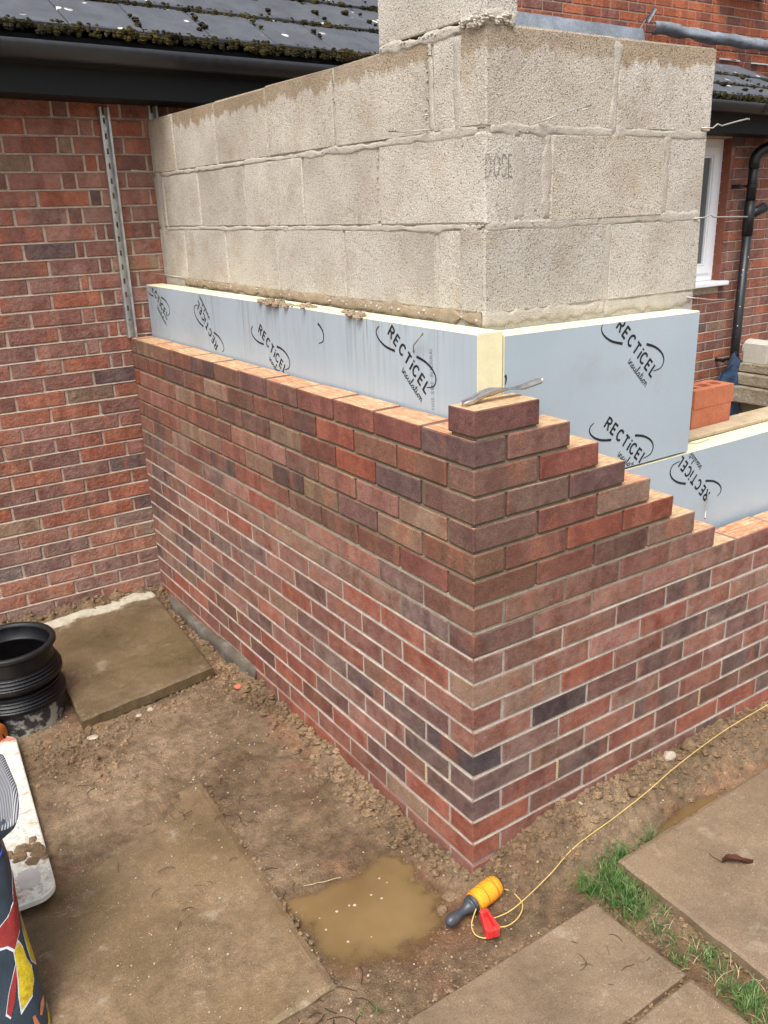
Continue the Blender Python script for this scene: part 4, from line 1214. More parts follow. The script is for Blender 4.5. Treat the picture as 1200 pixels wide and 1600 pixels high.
# ------------------------------------------------------------------ insulation boards
GRP = 'rigid insulation boards in the wall cavity'
def board(label, x0, x1, y0, y1, z0, z1, facing, foil, tilt=0.0):
    base = ((x0+x1)/2, (y0+y1)/2, z0)
    t_ = thing('insulation_board', label, 'insulation board', base, GRP)
    m = MB(); n = 24
    along = 'y' if facing == 'x' else 'x'
    # foam core with a slightly ragged top, foil facings front and back
    a0, a1 = (y0, y1) if along == 'y' else (x0, x1)
    d0, d1 = (x0, x1) if along == 'y' else (y0, y1)
    def P(a, d, z): return (d, a, z) if along == 'y' else (a, d, z)
    vv = []; ff = []
    for i in range(n+1):
        a = a0 + (a1-a0)*i/n; zt = z1 + tilt*(i/n) + 0.0012*fbm(a, z1, 30, 2)
        for d, z in ((d0+0.0015, z0), (d0+0.0015, zt-0.003), (d0+0.004, zt), ((d0+d1)/2, zt+0.0012*fbm(a, 5, 40, 2)), (d1-0.003, zt), (d1, zt-0.003), (d1, z0)):
            vv.append(P(a, d, z))
    N = 7
    for i in range(n):
        for k_ in range(N-1): ff.append((i*N+k_, (i+1)*N+k_, (i+1)*N+k_+1, i*N+k_+1))
    ff += [tuple(range(N)), tuple(n*N + k_ for k_ in range(N-1, -1, -1))]
    m.add(vv, ff); m.build('foam_core', M['foam'], t_)
    m = MB(); e0 = 0.003 if a0 < 0.3 else -0.0012
    def F(a, z, o): return P(a, d0+0.0015-o, z)
    q = [F(a0+e0, z0, 0.0008), F(a1+0.0004, z0, 0.0008), F(a1+0.0004, z1+tilt-0.0035, 0.0008), F(a0+e0, z1-0.0035, 0.0008)]
    m.add(q, [(0,1,2,3)]); m.build('foil_facing', M[foil], t_)
    return t_
def lp(clip=None): return Print((0.1107, 0, 0), (0,-1,0), (0,0,1), (-1,0,0), clip)
def deg(a): return math.radians(a)
IXF = 0.110
b1 = board('short insulation board at the corner with a large black logo and dotted print', 0.110, 0.193, 0.120, 0.930, -0.245, 0.225, 'x', 'foil_stained')
b2 = board('long stained insulation board in the middle of the left brick wall', 0.110, 0.193, 0.9320, 2.1300, -0.245, 0.226, 'x', 'foil_stained')
b3 = board('short insulation board cut against the house wall', 0.110, 0.193, 2.1320, L-0.004, -0.245, 0.227, 'x', 'foil_stained')
p = lp(lambda q: 0.124 < -q[0] < 0.927 and q[1] < 0.220); p.logo(-0.520, 0.187, deg(-40)); p.build('printed_logo', M['ink'], b1); p.m = MB(); p.logo(-1.117, 0.246, deg(-40)); p.build('printed_logo', M['ink'], b1)
p = lp(lambda q: 0.937 < -q[0] < 2.127 and q[1] < 0.220); p.logo(-1.372, 0.115, deg(-36)); p.build('printed_logo', M['ink'], b2); p.m = MB(); p.logo(-1.762, 0.027, deg(134)); p.build('printed_logo', M['ink'], b2)
p = lp(lambda q: 2.137 < -q[0] < 2.54 and q[1] < 0.220); p.logo(-2.500, 0.222, deg(-38)); p.build('printed_logo', M['ink'], b3)
p = lp(lambda q: q[1] < 0.218 and q[1] > -0.02); p.text('THIS SIDE INTERNAL', -0.300, 0.000, 0.014, deg(93), 0.10, 1.25); p.build('dotted_print', M['ink_grey'], b1)
b4 = board('tall grey blue insulation board with two black logos right of the corner', 0.199, 0.987, 0.120, 0.203, -0.235, 0.2135, 'y', 'foil', -0.008)
p = Print((0, 0.1207, 0), (1,0,0), (0,0,1), (0,-1,0), lambda q: 0.204 < q[0] < 0.984 and -0.233 < q[1] < 0.209 - 0.008*(q[0]-0.2)/0.79)
for lx_, lz_, la_ in ((0.618, 0.190, -44.8), (0.590, -0.092, -40), (-0.026, 0.18, -35)):
    p.m = MB(); p.logo(lx_, lz_, deg(la_)); p.build('printed_logo', M['ink'], b4)
b5 = board('lower insulation board with an upside down logo behind the stepped bricks', 0.199, 2.55, 0.122, 0.203, -0.70, -0.242, 'y', 'foil')
p = Print((0, 0.1227, 0), (1,0,0), (0,0,1), (0,-1,0), lambda q: q[1] < -0.247 or True); p.clip = lambda q: q[1] < -0.247
p.logo(1.130, -0.405, deg(180-44)); p.build('printed_logo', M['ink'], b5)
# dropped mortar on the board tops
def dollop(label, y0, y1, x, z, r0, r1, n, seed):
    m = MB(); random.seed(seed)
    for _ in range(n):
        a = R(); yy = y0 + (y1-y0)*a
        blob(m, (x + U(-0.02, 0.022), yy, z + U(-0.004, 0.004)), U(r0, r1), 0, 0.6)
    o = m.build('mortar_dropping', M['block_mortar_wet']); rebase(o, (x, (y0+y1)/2, z))
    tag(o, label, 'mortar', 'mortar droppings on the insulation')
dollop('long smear of dropped mortar on top of the middle insulation board', 0.98, 1.36, 0.122, 0.226, 0.006, 0.018, 46, 3)
dollop('small lump of dropped mortar on top of the corner insulation board', 0.66, 0.80, 0.122, 0.226, 0.005, 0.014, 26, 4)
random.seed(11)

# ------------------------------------------------------------------ wall starter channels
def channel(name, label, x, zb, zt):
    t_ = thing(name, label, 'steel channel', (x, L-0.01, zb), 'steel wall starter channels on the house wall')
    m = MB(); w = 0.0195; y1 = L-0.001; y0 = L-0.004; lip = 0.020
    # back plate built round its slots
    z_ = zb; sl = []
    zz = zb + 0.06
    while zz < zt - 0.05: sl.append(zz); zz += 0.062
    prev = zb
    for s0 in sl:
        m.box(x-w, x+w, y0, y1, prev, s0); m.box(x-w, x-0.0045, y0, y1, s0, s0+0.024); m.box(x+0.0045, x+w, y0, y1, s0, s0+0.024); prev = s0+0.024
    m.box(x-w, x+w, y0, y1, prev, zt-0.03)
    m.box(x-w, x-0.006, y0, y1, zt-0.03, zt); m.box(x+0.006, x+w, y0, y1, zt-0.03, zt)
    for sgn in (-1, 1):
        a, b = sorted((x+sgn*w, x+sgn*(w+0.0025)))
        m.box(a, b, y0-lip, y1, zb, zt)
        a, b = sorted((x+sgn*(w+0.0025), x+sgn*(w-0.007)))
        m.box(a, b, y0-lip-0.0025, y0-lip, zb, zt)
    m.build('channel_strip', M['galv'], t_)
    for zz in (zt-0.09, zt-0.42, zb+0.06):
        k = MB(); k.tube([(x, y0-0.008, zz+0.004), (x, y0+0.001, zz+0.004)], 0.0085, 6); k.tube([(x, y0-0.003, zz+0.004), (x, y0+0.0005, zz+0.004)], 0.014, 12)
        k.build('screw', M['galv'], t_)
    return t_
channel('wall_starter', 'long galvanised slotted channel screwed up the house wall above the bricks', 0.010, -0.008, 0.985)
channel('wall_starter', 'galvanised channel end poking up behind the end of the block wall', 0.2305, 0.30, 0.998)

# ------------------------------------------------------------------ wall ties
def tie(label, pts, r=0.0016):
    m = MB(); m.tube(pts, r, 6); o = m.build('wall_tie', M['wire'], smooth=True); rebase(o, pts[0])
    tag(o, label, 'wall tie', 'wire wall ties left in the block joints')
tie('kinked wire tie out of the top joint at the right end of the blocks', [(1.03, BX-0.002, 0.722), (1.07, BX-0.012, 0.722), (1.085, BX-0.016, 0.733), (1.10, BX-0.02, 0.728), (1.145, BX-0.03, 0.738), (1.19, BX-0.04, 0.747), (1.20, BX-0.042, 0.746)], 0.0022)
tie('thin wire tie crossing the white window frame', [(1.03, BX-0.002, 0.470), (1.07, BX-0.01, 0.472), (1.09, BX-0.015, 0.479), (1.105, BX-0.018, 0.472), (1.20, BX-0.03, 0.470), (1.25, BX-0.035, 0.468)], 0.0022)
tie('wire tie below the window at the foot of the blocks', [(1.03, BX-0.002, 0.237), (1.08, BX-0.012, 0.230), (1.13, BX-0.02, 0.222), (1.19, BX-0.03, 0.220)], 0.002)
tie('wire tie on the right face above the third vertical joint', [(0.38, BX-0.002, 0.722), (0.42, BX-0.02, 0.738), (0.50, BX-0.03, 0.757), (0.535, BX-0.032, 0.764), (0.525, BX-0.035, 0.756), (0.50, BX-0.035, 0.752)])
tie('bent wire tie in the left joint beside the corner mortar strip', [(BX-0.002, 0.43, 0.722), (BX-0.03, 0.50, 0.722), (BX-0.045, 0.56, 0.727), (BX-0.043, 0.535, 0.735), (BX-0.043, 0.53, 0.727)])
tie('wire tie sticking out to the left at the house end of the blocks', [(BX-0.002, 2.44, 0.716), (BX-0.06, 2.42, 0.716), (BX-0.14, 2.40, 0.722), (BX-0.15, 2.40, 0.722)], 0.0022)
tie('thin wire tie over the end of the insulation by the house', [(BX-0.002, 2.28, 0.262), (BX-0.05, 2.36, 0.275), (BX-0.10, 2.44, 0.285)], 0.0018)
tie('pale bent tie pushed through the corner insulation board', [(0.112, 0.398, 0.149), (0.096, 0.375, 0.172), (0.085, 0.315, 0.213), (0.083, 0.315, 0.205)], 0.0022)
tie('pale tie stub standing in the lower insulation board', [(1.115, 0.118, -0.408), (1.05, 0.075, -0.440), (1.02, 0.055, -0.455)], 0.0035)
tie('looped wire tie lying on the lower insulation board', [(1.07, 0.196, -0.238), (1.10, 0.165, -0.238), (1.17, 0.172, -0.237), (1.185, 0.155, -0.236)], 0.0016)

# ------------------------------------------------------------------ jointing iron on the quoin brick
def jointer():
    t_ = thing('jointing_iron', 'bent half round steel jointing iron lying on the top corner brick', 'jointing iron', (0.16, 0.07, 0.067))
    # half-round trough: front blade, flat cranked waist, back blade
    path = [(0.014, 0.064, 0.0700, 0.1), (0.020, 0.0642, 0.0712, 0.8), (0.042, 0.0645, 0.0735, 1.0), (0.064, 0.0645, 0.0790, 1.0), (0.086, 0.064, 0.0865, 1.0), (0.112, 0.0632, 0.0890, 1.05),
            (0.146, 0.0625, 0.0890, 1.05), (0.172, 0.062, 0.0880, 1.0), (0.194, 0.062, 0.0865, 0.9), (0.214, 0.0615, 0.0875, 0.85), (0.240, 0.060, 0.0915, 0.85), (0.266, 0.059, 0.0955, 0.85), (0.274, 0.0585, 0.0965, 0.6)]
    m = MB(); n = 10; vv = []; rad = 0.0135
    for i, (x, y, z, w) in enumerate(path):
        cup = 1.0 if i < 6 else (-1.0 if i > 8 else 1.0 - 2*(i-5)/3.5)
        for lay in (0, 1):
            for k in range(n+1):
                a = math.pi*(k/n) - math.pi/2
                rr = (rad if i < 8 else rad*0.9) * max(w, 0.25) - lay*0.0016
                vv.append((x, y + rr*math.sin(a), z - rr*(math.cos(a)*1.25-0.5)*cup + lay*0.0011*cup))
    N = 2*(n+1); ff = []
    for i in range(len(path)-1):
        for k in range(n):
            ff.append((i*N+k, (i+1)*N+k, (i+1)*N+k+1, i*N+k+1)); ff.append((i*N+n+1+k, i*N+n+1+k+1, (i+1)*N+n+1+k+1, (i+1)*N+n+1+k))
        ff.append((i*N, i*N+n+1, (i+1)*N+n+1, (i+1)*N)); ff.append((i*N+n, (i+1)*N+n, (i+1)*N+2*n+1, i*N+2*n+1))
    for i in (0, len(path)-1):
        for k in range(n): ff.append((i*N+k, i*N+k+1, i*N+n+2+k, i*N+n+1+k))
    m.add(vv, ff); m.build('blade', M['steel'], t_, smooth=True)
jointer()

# ------------------------------------------------------------------ things inside the opening
def perforated(label, x0, z0):
    t_ = thing('loose_brick', label, 'brick', (x0, 0.32, z0), 'loose red bricks on the low inner wall')
    lx, ly, lz = 0.215, 0.1025, 0.065; y0 = 0.268
    m = MB(); hx = [(0.025, 0.065), (0.085, 0.13), (0.15, 0.19)]; hy = (0.03, 0.072)
    xs = [0] + [q for h_ in hx for q in h_] + [lx]
    for i in range(len(xs)-1):
        hole = i % 2 == 1
        a, b = x0+xs[i], x0+xs[i+1]
        if hole:
            m.box(a, b, y0, y0+hy[0], z0, z0+lz); m.box(a, b, y0+hy[1], y0+ly, z0, z0+lz); m.box(a, b, y0+hy[0], y0+hy[1], z0, z0+0.004)
        else: m.box(a, b, y0, y0+ly, z0, z0+lz)
    m.build('brick_body', M['redbrick'], t_)
perforated('lower of two loose red bricks on the low inner wall', 1.196, -0.2270); perforated('upper loose red brick with holes stacked beside the tall board', 1.203, -0.1605)
m = MB()
def plankfn(x0, x1, y0, y1, z0, z1): m.box(x0, x1, y0, y1, z0, z1, 0, 0.003)
plankfn(1.075, 1.515, BX+0.001, 0.31, -0.2445, -0.2290); plankfn(1.52, 2.55, BX+0.001, 0.31, -0.2445, -0.2285)
o = m.build('wall_plate', M['timber']); rebase(o, (1.5, 0.26, -0.2445)); tag(o, 'pale timber plate along the top of the low inner wall', 'timber')
def sheet(a, b):
    # crumpled blue polythene draped against the downpipe foot
    x = 4.10 + 0.42*a; top = -0.80 + 0.05*min(1, a/0.4) + 0.19*max(0, min(1, (a-0.4)/0.44)) - 0.10*max(0, (a-0.86)/0.14)
    z_ = -1.30 + (top + 1.30)*b
    y = 2.30 + 0.05*abs(math.sin(a*8 + b*4)) + 0.045*abs(fbm(x, z_, 7, 4)) - 0.05*a
    return (x + 0.02*fbm(x, z_, 6, 3), y, z_)
m = MB(); m.grid(sheet, 34, 30)
def sheet2(a, b):
    x = 4.10 + 0.42*a; p_ = sheet(a, 1.0)
    return (p_[0], p_[1] + 0.10*b, p_[2] - 0.35*b*b + 0.01*math.sin(9*a))
m.grid(sheet2, 34, 8)
o = m.build('polythene_sheet', M['blue_sheet'], smooth=True); rebase(o, (4.3, 2.3, -1.3)); tag(o, 'crumpled dark blue polythene bundle at the foot of the downpipe', 'plastic sheet')
def flag(label, x0, x1, y0, y1, z0, z1, rz=0.0, mat='grey_sheet'):
    m = MB(); cx, cy = (x0+x1)/2, (y0+y1)/2
    m.box(x0-cx, x1-cx, y0-cy, y1-cy, 0, z1-z0, 0, 0.008)
    o = m.build('stone_flag', M[mat]); o.location = (cx, cy, z0); o.rotation_euler = (0, 0, rz); tag(o, label, 'stone flag', 'stack of stone flags inside the opening')
flag('lowest stone flag of the stack beyond the low wall', 4.42, 4.95, 1.95, 2.35, -0.925, -0.805, 0.05)
flag('middle stone flag of the stack beyond the low wall', 4.46, 5.00, 1.97, 2.35, -0.800, -0.715, -0.03)
flag('topmost stone flag of the stack beyond the low wall', 4.50, 5.02, 2.05, 2.38, -0.710, -0.640, 0.02)
m = MB(); 
for x in (4.55, 4.90): m.box(x, x+0.09, 1.98, 2.36, -1.345, -0.93)
o = m.build('timber_bearers', M['timber']); rebase(o, (4.7, 2.1, -1.345)); tag(o, 'timber bearers under the stack of stone flags', 'timber')
m = MB(); m.tube([(4.60, 2.12, -0.555), (4.61, 2.32, -0.555)], 0.078, 18, cap=False); m.tube([(4.60, 2.13, -0.555), (4.61, 2.31, -0.555)], 0.066, 18, cap=False); m.box(4.52, 4.56, 2.12, 2.3, -0.638, -0.50)
o = m.build('plastic_offcut', M['whitepl'], smooth=False); rebase(o, (4.6, 2.2, -0.635)); tag(o, 'white plastic ring offcut on top of the flag stack', 'plastic offcut')

# ------------------------------------------------------------------ paving slabs
def slab(label, c, zt, th, mat, seed, tilt=(0, 0), group='old concrete paving slabs on the mud'):
    "c = four corners (x,y) anticlockwise"
    m = MB(); n = 64
    c = [Vector(q) for q in c]; mid = sum(c, Vector((0,0)))/4
    def pt(a, b):
        p_ = (c[0]*(1-a) + c[1]*a)*(1-b) + (c[3]*(1-a) + c[2]*a)*b
        e = min(a, 1-a, b, 1-b)
        return p_, e
    def fn(a, b):
        p_, e = pt(a, b)
        z_ = zt + 0.0022*fbm(p_.x, p_.y, 5, 4, seed) + 0.0013*fbm(p_.x, p_.y, 34, 4, seed+2) + tilt[0]*(p_.x-mid.x) + tilt[1]*(p_.y-mid.y)
        if e < 1e-6:
            z_ -= 0.004 + 0.004*abs(fbm(p_.x, p_.y, 17, 3, seed)); d = (p_ - mid).normalized() * (0.004*fbm(p_.x, p_.y, 12, 3, seed+3)); p_ = p_ + d
        return (p_.x, p_.y, z_)
    m.grid(fn, n, n)
    # rim
    ring = [(i/n, 0) for i in range(n)] + [(1, i/n) for i in range(n)] + [(1-i/n, 1) for i in range(n)] + [(0, 1-i/n) for i in range(n)]
    top_ = [fn(a, b) for a, b in ring]; N = len(ring)
    bot = [(x + 0.002*fbm(x, y, 20, 2, 5), y + 0.002*fbm(x, y, 20, 2, 8), zt - th) for x, y, z_ in top_]
    m.add(top_ + bot, [(i, N+i, N+(i+1) % N, (i+1) % N) for i in range(N)])
    o = m.build('paving_slab', M[mat], smooth=False); rebase(o, (mid.x, mid.y, zt-th)); tag(o, label, 'paving slab', group)
    o.data.transform(Matrix.Translation((mid.x, mid.y, 0))); o.location = (0, 0, zt-th)   # keep texture in place
    return o
slab('wet dark slab with a dry pale edge in the inside corner', [(-0.714, 1.476), (-0.137, 1.556), (-0.071, 2.562-0.03), (-0.645, 2.451)], -1.284, 0.045, 'slab_wet', 1.0)
slab('large mud coated slab left of the puddle', [(-1.75, -0.11), (-0.515, -0.085), (-0.470, 0.905), (-1.70, 0.93)], -1.3235, 0.045, 'slab_mud', 2.0)
slab('slab in the bottom middle below the orange string reel', [(-0.44, -0.578), (0.226, -0.575), (0.214, -0.277), (-0.43, -0.270)], -1.318, 0.045, 'slab', 3.0)
slab('slab corner at the bottom edge beside the grass', [(-0.44, -1.02), (0.236, -1.02), (0.222, -0.588), (-0.44, -0.590)], -1.319, 0.045, 'slab', 4.0)
slab('raised slab on the right with a dead leaf on it', [(0.350, -1.10), (1.13, -1.08), (1.130, -0.207), (0.371, -0.217)], -1.298, 0.036, 'slab', 5.0)
slab('further slab at the right edge beside the narrow puddle', [(1.14, -1.08), (1.80, -1.08), (1.80, -0.200), (1.145, -0.203)], -1.302, 0.036, 'slab', 6.0)

# ------------------------------------------------------------------ drain chamber
ch = thing('drain_chamber', 'black ribbed plastic drain chamber standing open in the mud', 'drain chamber', (-0.879, 1.74, GZ))
cc = (-0.879, 1.74, 0)
zr = -1.0
m = MB()
m.lathe([(0.150, zr-0.012), (0.153, zr-0.002), (0.158, zr), (0.170, zr-0.001), (0.173, zr-0.006), (0.173, zr-0.018), (0.166, zr-0.024)], cc, 72)
m.build('rim', M['chamber_rim'], ch, smooth=True)
m = MB()
prof = [(0.166, zr-0.024), (0.158, zr-0.030), (0.156, zr-0.085)]
def rib(z0, r0=0.158, out=0.016):
    o = [(r0, z0)]
    for q in range(3):
        o += [(r0+0.006+out*0.35*q, z0-0.003-0.012*q), (r0+0.010+out*0.35*q, z0-0.006-0.012*q), (r0+0.004+out*0.33*q, z0-0.010-0.012*q)]
    o += [(r0+out+0.006, z0-0.040), (r0+out+0.006, z0-0.054), (r0+0.004, z0-0.060)]
    return o
prof += rib(zr-0.085); prof += [(0.156, zr-0.150), (0.156, zr-0.160), (0.168, zr-0.163), (0.168, zr-0.169), (0.158, zr-0.173)]; prof += rib(zr-0.178, 0.160, 0.015)
m.lathe(prof, cc, 72); m.build('ribbed_collar', M['chamber'], ch, smooth=False)
m = MB(); m.lathe([(0.160, zr-0.236), (0.162, zr-0.25), (0.160, -1.42)], cc, 72); body = m.build('body', M['chamber_body'], ch, smooth=True)
m = MB(); m.tube([(cc[0]-0.13, cc[1]-0.10, -1.275), (cc[0]-0.155, cc[1]-0.21, -1.285)], [0.055, 0.058], 20); m.build('inlet_stub', M['chamber'], ch, smooth=True)
m = MB(); m.lathe([(0.150, zr-0.012), (0.147, zr-0.055), (0.140, zr-0.060), (0.138, zr-0.066), (0.144, zr-0.072), (0.144, -1.40), (0.001, -1.40)], cc, 64); m.build('inner_sleeve', M['chamber'], ch, smooth=True)
m = MB(); m.tube([(-1.16, 1.70, -1.265), (-1.01, 1.50, -1.255)], 0.055, 20)
o = m.build('drain_pipe', M['orange_pipe'], smooth=True); rebase(o, (-1.08, 1.6, -1.31)); tag(o, 'end of an orange plastic drain pipe beside the chamber', 'drain pipe')

# ------------------------------------------------------------------ white mortar board
sb = thing('mortar_board', 'white plastic mortar board with rounded corners and dried mortar', 'mortar board', (-1.25, 1.1, -1.315))
def rrect(cx, cy, hx, hy, r, ang, n=8):
    out = []
    for qx, qy, a0 in ((1,-1,-90),(1,1,0),(-1,1,90),(-1,-1,180)):
        for k in range(n+1):
            a = math.radians(a0 + 90*k/n)
            x = qx*(hx-r) + r*math.cos(a); y = qy*(hy-r) + r*math.sin(a)
            out.append((cx + x*math.cos(ang) - y*math.sin(ang), cy + x*math.sin(ang) + y*math.cos(ang)))
    return out
ang = math.atan2(0.075, -0.87) - math.pi/2
ang = -math.radians(4.7)
SBC = (-1.325, 1.105)
def layer(r_in, z): return [(x, y, z) for x, y in rrect(SBC[0], SBC[1], 0.345-r_in, 0.465-r_in, 0.055-r_in*0.5, ang)]
l0, l1, l2, l3 = layer(0.003, -1.298), layer(0.0, -1.295), layer(0.0, -1.280), layer(0.004, -1.276)
N = len(l0); m = MB()
m.add(l0 + l1 + l2 + l3, [(q*N+i, q*N+(i+1) % N, (q+1)*N+(i+1) % N, (q+1)*N+i) for q in range(3) for i in range(N)] + [tuple(range(N-1, -1, -1))], 1)
# textured top
m.add(l3, [tuple(range(N))], 0)
m.build('board_panel', [M['spot'], M['spot_edge']], sb)
m = MB(); gxy = rrect(-1.075, 0.715, 0.030, 0.042, 0.028, ang); m.add([(x, y, -1.2752) for x, y in gxy] + [(x, y, -1.2765) for x, y in gxy], [tuple(range(len(gxy)))] + [(i, len(gxy)+i, len(gxy)+(i+1) % len(gxy), (i+1) % len(gxy)) for i in range(len(gxy))])
m.build('grip_mark', M['grey_label'], sb)
for c_, r_, n_ in (((-1.05, 0.86), 0.024, 9), ((-1.09, 0.83), 0.02, 6), ((-1.035, 0.80), 0.022, 9), ((-1.20, 1.2), 0.02, 14), ((-1.06, 1.25), 0.012, 6)):
    m = MB()
    for _ in range(n_): blob(m, (c_[0]+U(-.025,.025), c_[1]+U(-.025,.025), -1.275), U(0.5, 1.0)*r_, 0, 0.35)
    m.build('dried_mortar', M['clod'], sb, kind='stuff')

# ------------------------------------------------------------------ printed sack
bagt = thing('rubble_sack', 'upright dark blue printed sack at the lower left edge', 'sack', (-1.36, 0.40, GZ))
def bagsec(h):
    "height, right edge and front of the sack at height fraction h"
    z_ = GZ - 0.01 + 0.525*h
    xr = -1.140 + 0.004*math.sin(h*9) + 0.055*smooth(0.90, 1.0, h) - 0.012*math.exp(-((h-0.86)/0.05)**2)
    return z_, xr, 0.175 + 0.20*h
BE = 0.33
def bagpt(th, h):
    z_, xr, fy = bagsec(h)
    hx, hy = 0.235, 0.155
    cx = xr - hx; cy = fy + hy
    ca, sa = math.cos(th), math.sin(th)
    x = hx * math.copysign(abs(ca)**BE, ca); y = hy * math.copysign(abs(sa)**BE, sa)
    w = 0.012*fbm(ca*0.8+3, sa*0.8 + h*2.1, 2.2, 3) + 0.006*math.sin(th*7 + h*6)*smooth(0.5, 1.0, h)
    return Vector((cx + x*(1+w*0.6), cy + y*(1+w*3), z_ + 0.03*smooth(0.85, 1, h)*math.sin(th*3 + 1.4)))
m = MB(); nt, nh = 96, 40
m.grid(lambda a, b: bagpt(2*math.pi*a, b), nt, nh); m.build('sack_body', M['bag'], bagt, smooth=True)
m = MB()
def hem(a, b):
    p_ = bagpt(2*math.pi*a, 1.0); c_ = Vector((-1.33, 0.53, p_.z))
    d = (c_ - p_).normalized(); k_ = [0.0, 0.012, 0.022, 0.085][int(round(b*3))]; dz = [0.0, 0.010, 0.0, -0.07][int(round(b*3))]
    return p_ + d*k_ + Vector((0, 0, dz))
m.grid(hem, nt, 3); m.build('sack_lining', M['stripe'], bagt, smooth=True)
def decal(pts, mat, name, off=0.0012):
    "filled outline (theta, h) laid over the sack"
    m = MB(); n = len(pts); c_ = (sum(p_[0] for p_ in pts)/n, sum(p_[1] for p_ in pts)/n)
    K = 6; vv = []
    for j in range(K+1):
        f = j/K
        for a, h in pts:
            th, hh = min(-0.02, c_[0] + (a-c_[0])*f), c_[1] + (h-c_[1])*f
            p_ = bagpt(th, hh); q = (bagpt(th+0.02, hh) - bagpt(th-0.02, hh)).cross(bagpt(th, hh+0.01) - bagpt(th, hh-0.01))
            vv.append(p_ + q.normalized()*off)
    ff = [(j*n+i, j*n+(i+1) % n, (j+1)*n+(i+1) % n, (j+1)*n+i) for j in range(K) for i in range(n)]
    m.add(vv, ff); m.build(name, M[mat], bagt, smooth=True)
def outline(pts, g_=0.05):
    n = len(pts); c_ = (sum(p_[0] for p_ in pts)/n, sum(p_[1] for p_ in pts)/n)
    return [(c_[0] + (a-c_[0])*(1+g_), c_[1] + (h-c_[1])*(1+g_)) for a, h in pts]
def ring(cx, ch_, rx, rh, n=22, tiltk=0.0, pinch=0.0):
    out = []
    for k in range(n):
        a = 2*math.pi*k/n; x = rx*math.cos(a)*(1 - pinch*max(0, math.sin(a))); y = rh*math.sin(a)
        out.append((cx + x + tiltk*y, ch_ + y))
    return out
for pts, mt, nm in (
        ([(-0.196, 0.608), (-0.196, 0.556), (-0.196, 0.494), (-0.196, 0.434), (-0.196, 0.369), (-0.196, 0.299), (-0.292, 0.317), (-0.486, 0.358), (-0.491, 0.416), (-0.481, 0.473), (-0.258, 0.538)], 'bag_yellow', 'yellow_print'),
        ([(-0.956, 0.452), (-0.767, 0.473), (-0.675, 0.434), (-0.668, 0.382), (-0.571, 0.338), (-0.646, 0.291), (-0.849, 0.244), (-1.147, 0.21), (-1.111, 0.278), (-1.034, 0.343), (-0.978, 0.395)], 'bag_yellow', 'yellow_print'),
        ([(-0.236, 0.727), (-0.196, 0.706), (-0.196, 0.655), (-0.196, 0.613), (-0.196, 0.564), (-0.609, 0.512), (-0.924, 0.46), (-1.047, 0.491), (-1.176, 0.499), (-1.253, 0.512), (-1.209, 0.556), (-1.08, 0.577), (-0.886, 0.597), (-0.611, 0.629)], 'bag_red', 'red_print'),
        ([(-0.987, 0.4), (-1.065, 0.343), (-1.202, 0.265), (-1.308, 0.213), (-1.344, 0.234), (-1.254, 0.304)], 'bag_red', 'red_print'),
        ([(-1.219, 0.14), (-1.152, 0.13), (-0.989, 0.062), (-0.984, 0.026), (-1.116, 0.042), (-1.219, 0.088)], 'bag_orange', 'orange_print'),
        ([(-0.979, 0.156), (-0.904, 0.156), (-0.82, 0.104), (-0.886, 0.088), (-0.972, 0.114)], 'bag_orange', 'orange_print'),
        ([(-0.651, 0.182), (-0.451, 0.187), (-0.49, 0.156), (-0.707, 0.13), (-0.775, 0.14)], 'bag_orange', 'orange_print'),
        ([(-0.231, 0.122), (-0.196, 0.104), (-0.207, 0.047), (-0.436, 0.031), (-0.541, 0.057)], 'bag_yellow', 'yellow_print')):
    if mt != 'bag_orange': decal(outline(pts, 0.10), 'bag_white', 'white_outline', 0.0012)
    decal(pts, mt, nm, 0.0024)
m = MB(); m.grid(lambda a, b: bagpt(-2.6 + 2.6*a, 0.80 + 0.012*b + 0.07*a*a) + Vector((0.004*math.cos(-2.6+2.6*a), 0.005*math.sin(-2.6+2.6*a), 0)), 40, 2); m.build('blue_band', M['bag_blue'], bagt, smooth=True)

# ------------------------------------------------------------------ string reel, line block and line
zg = -1.322
reel = thing('line_reel', 'reel of orange brick line with a black handle lying in the mud', 'line reel', (-0.07, -0.088, zg-0.02))
ax0, ax1 = Vector((-0.176, -0.102, zg+0.012)), Vector((0.028, -0.082, zg+0.026))
dirv = (ax1 - ax0).normalized()
def along(f): return ax0 + (ax1-ax0)*f
m = MB(); m.tube([along(f) for f in (0.50, 0.505, 0.56, 0.72, 0.88, 0.955, 0.96)], [0.010, 0.0285, 0.0305, 0.0315, 0.0305, 0.0285, 0.010], 28)
sp = m.build('string_winding', M['spool'], reel, smooth=True)
m = MB()
for k in range(5):
    f0 = 0.53 + 0.09*k; pts = []; tilt = 0.05 if k % 2 else -0.035
    a = dirv.orthogonal().normalized(); b = dirv.cross(a)
    for q in range(25):
        th = 2*math.pi*q/24; pts.append(along(f0 + tilt*math.sin(th)) + (a*math.cos(th) + b*math.sin(th))*0.0312)
    m.tube(pts, 0.0009, 5, cap=False)
m.build('loose_turns', M['spool_line'], reel)
m = MB(); m.tube([along(f) for f in (0.0, 0.01, 0.05, 0.12, 0.19, 0.25, 0.32, 0.38, 0.42, 0.425, 0.45, 0.455, 0.48, 0.485, 0.50)], [0.003, 0.009, 0.0145, 0.0165, 0.0150, 0.0115, 0.0115, 0.0165, 0.0215, 0.024, 0.024, 0.0215, 0.0215, 0.026, 0.026], 24)
m.build('handle', M['handle'], reel, smooth=True)
m = MB(); m.tube([along(f) for f in (0.955, 0.96, 0.975, 0.985)], [0.012, 0.027, 0.027, 0.012], 20); m.build('end_cap', M['twig'], reel, smooth=False)

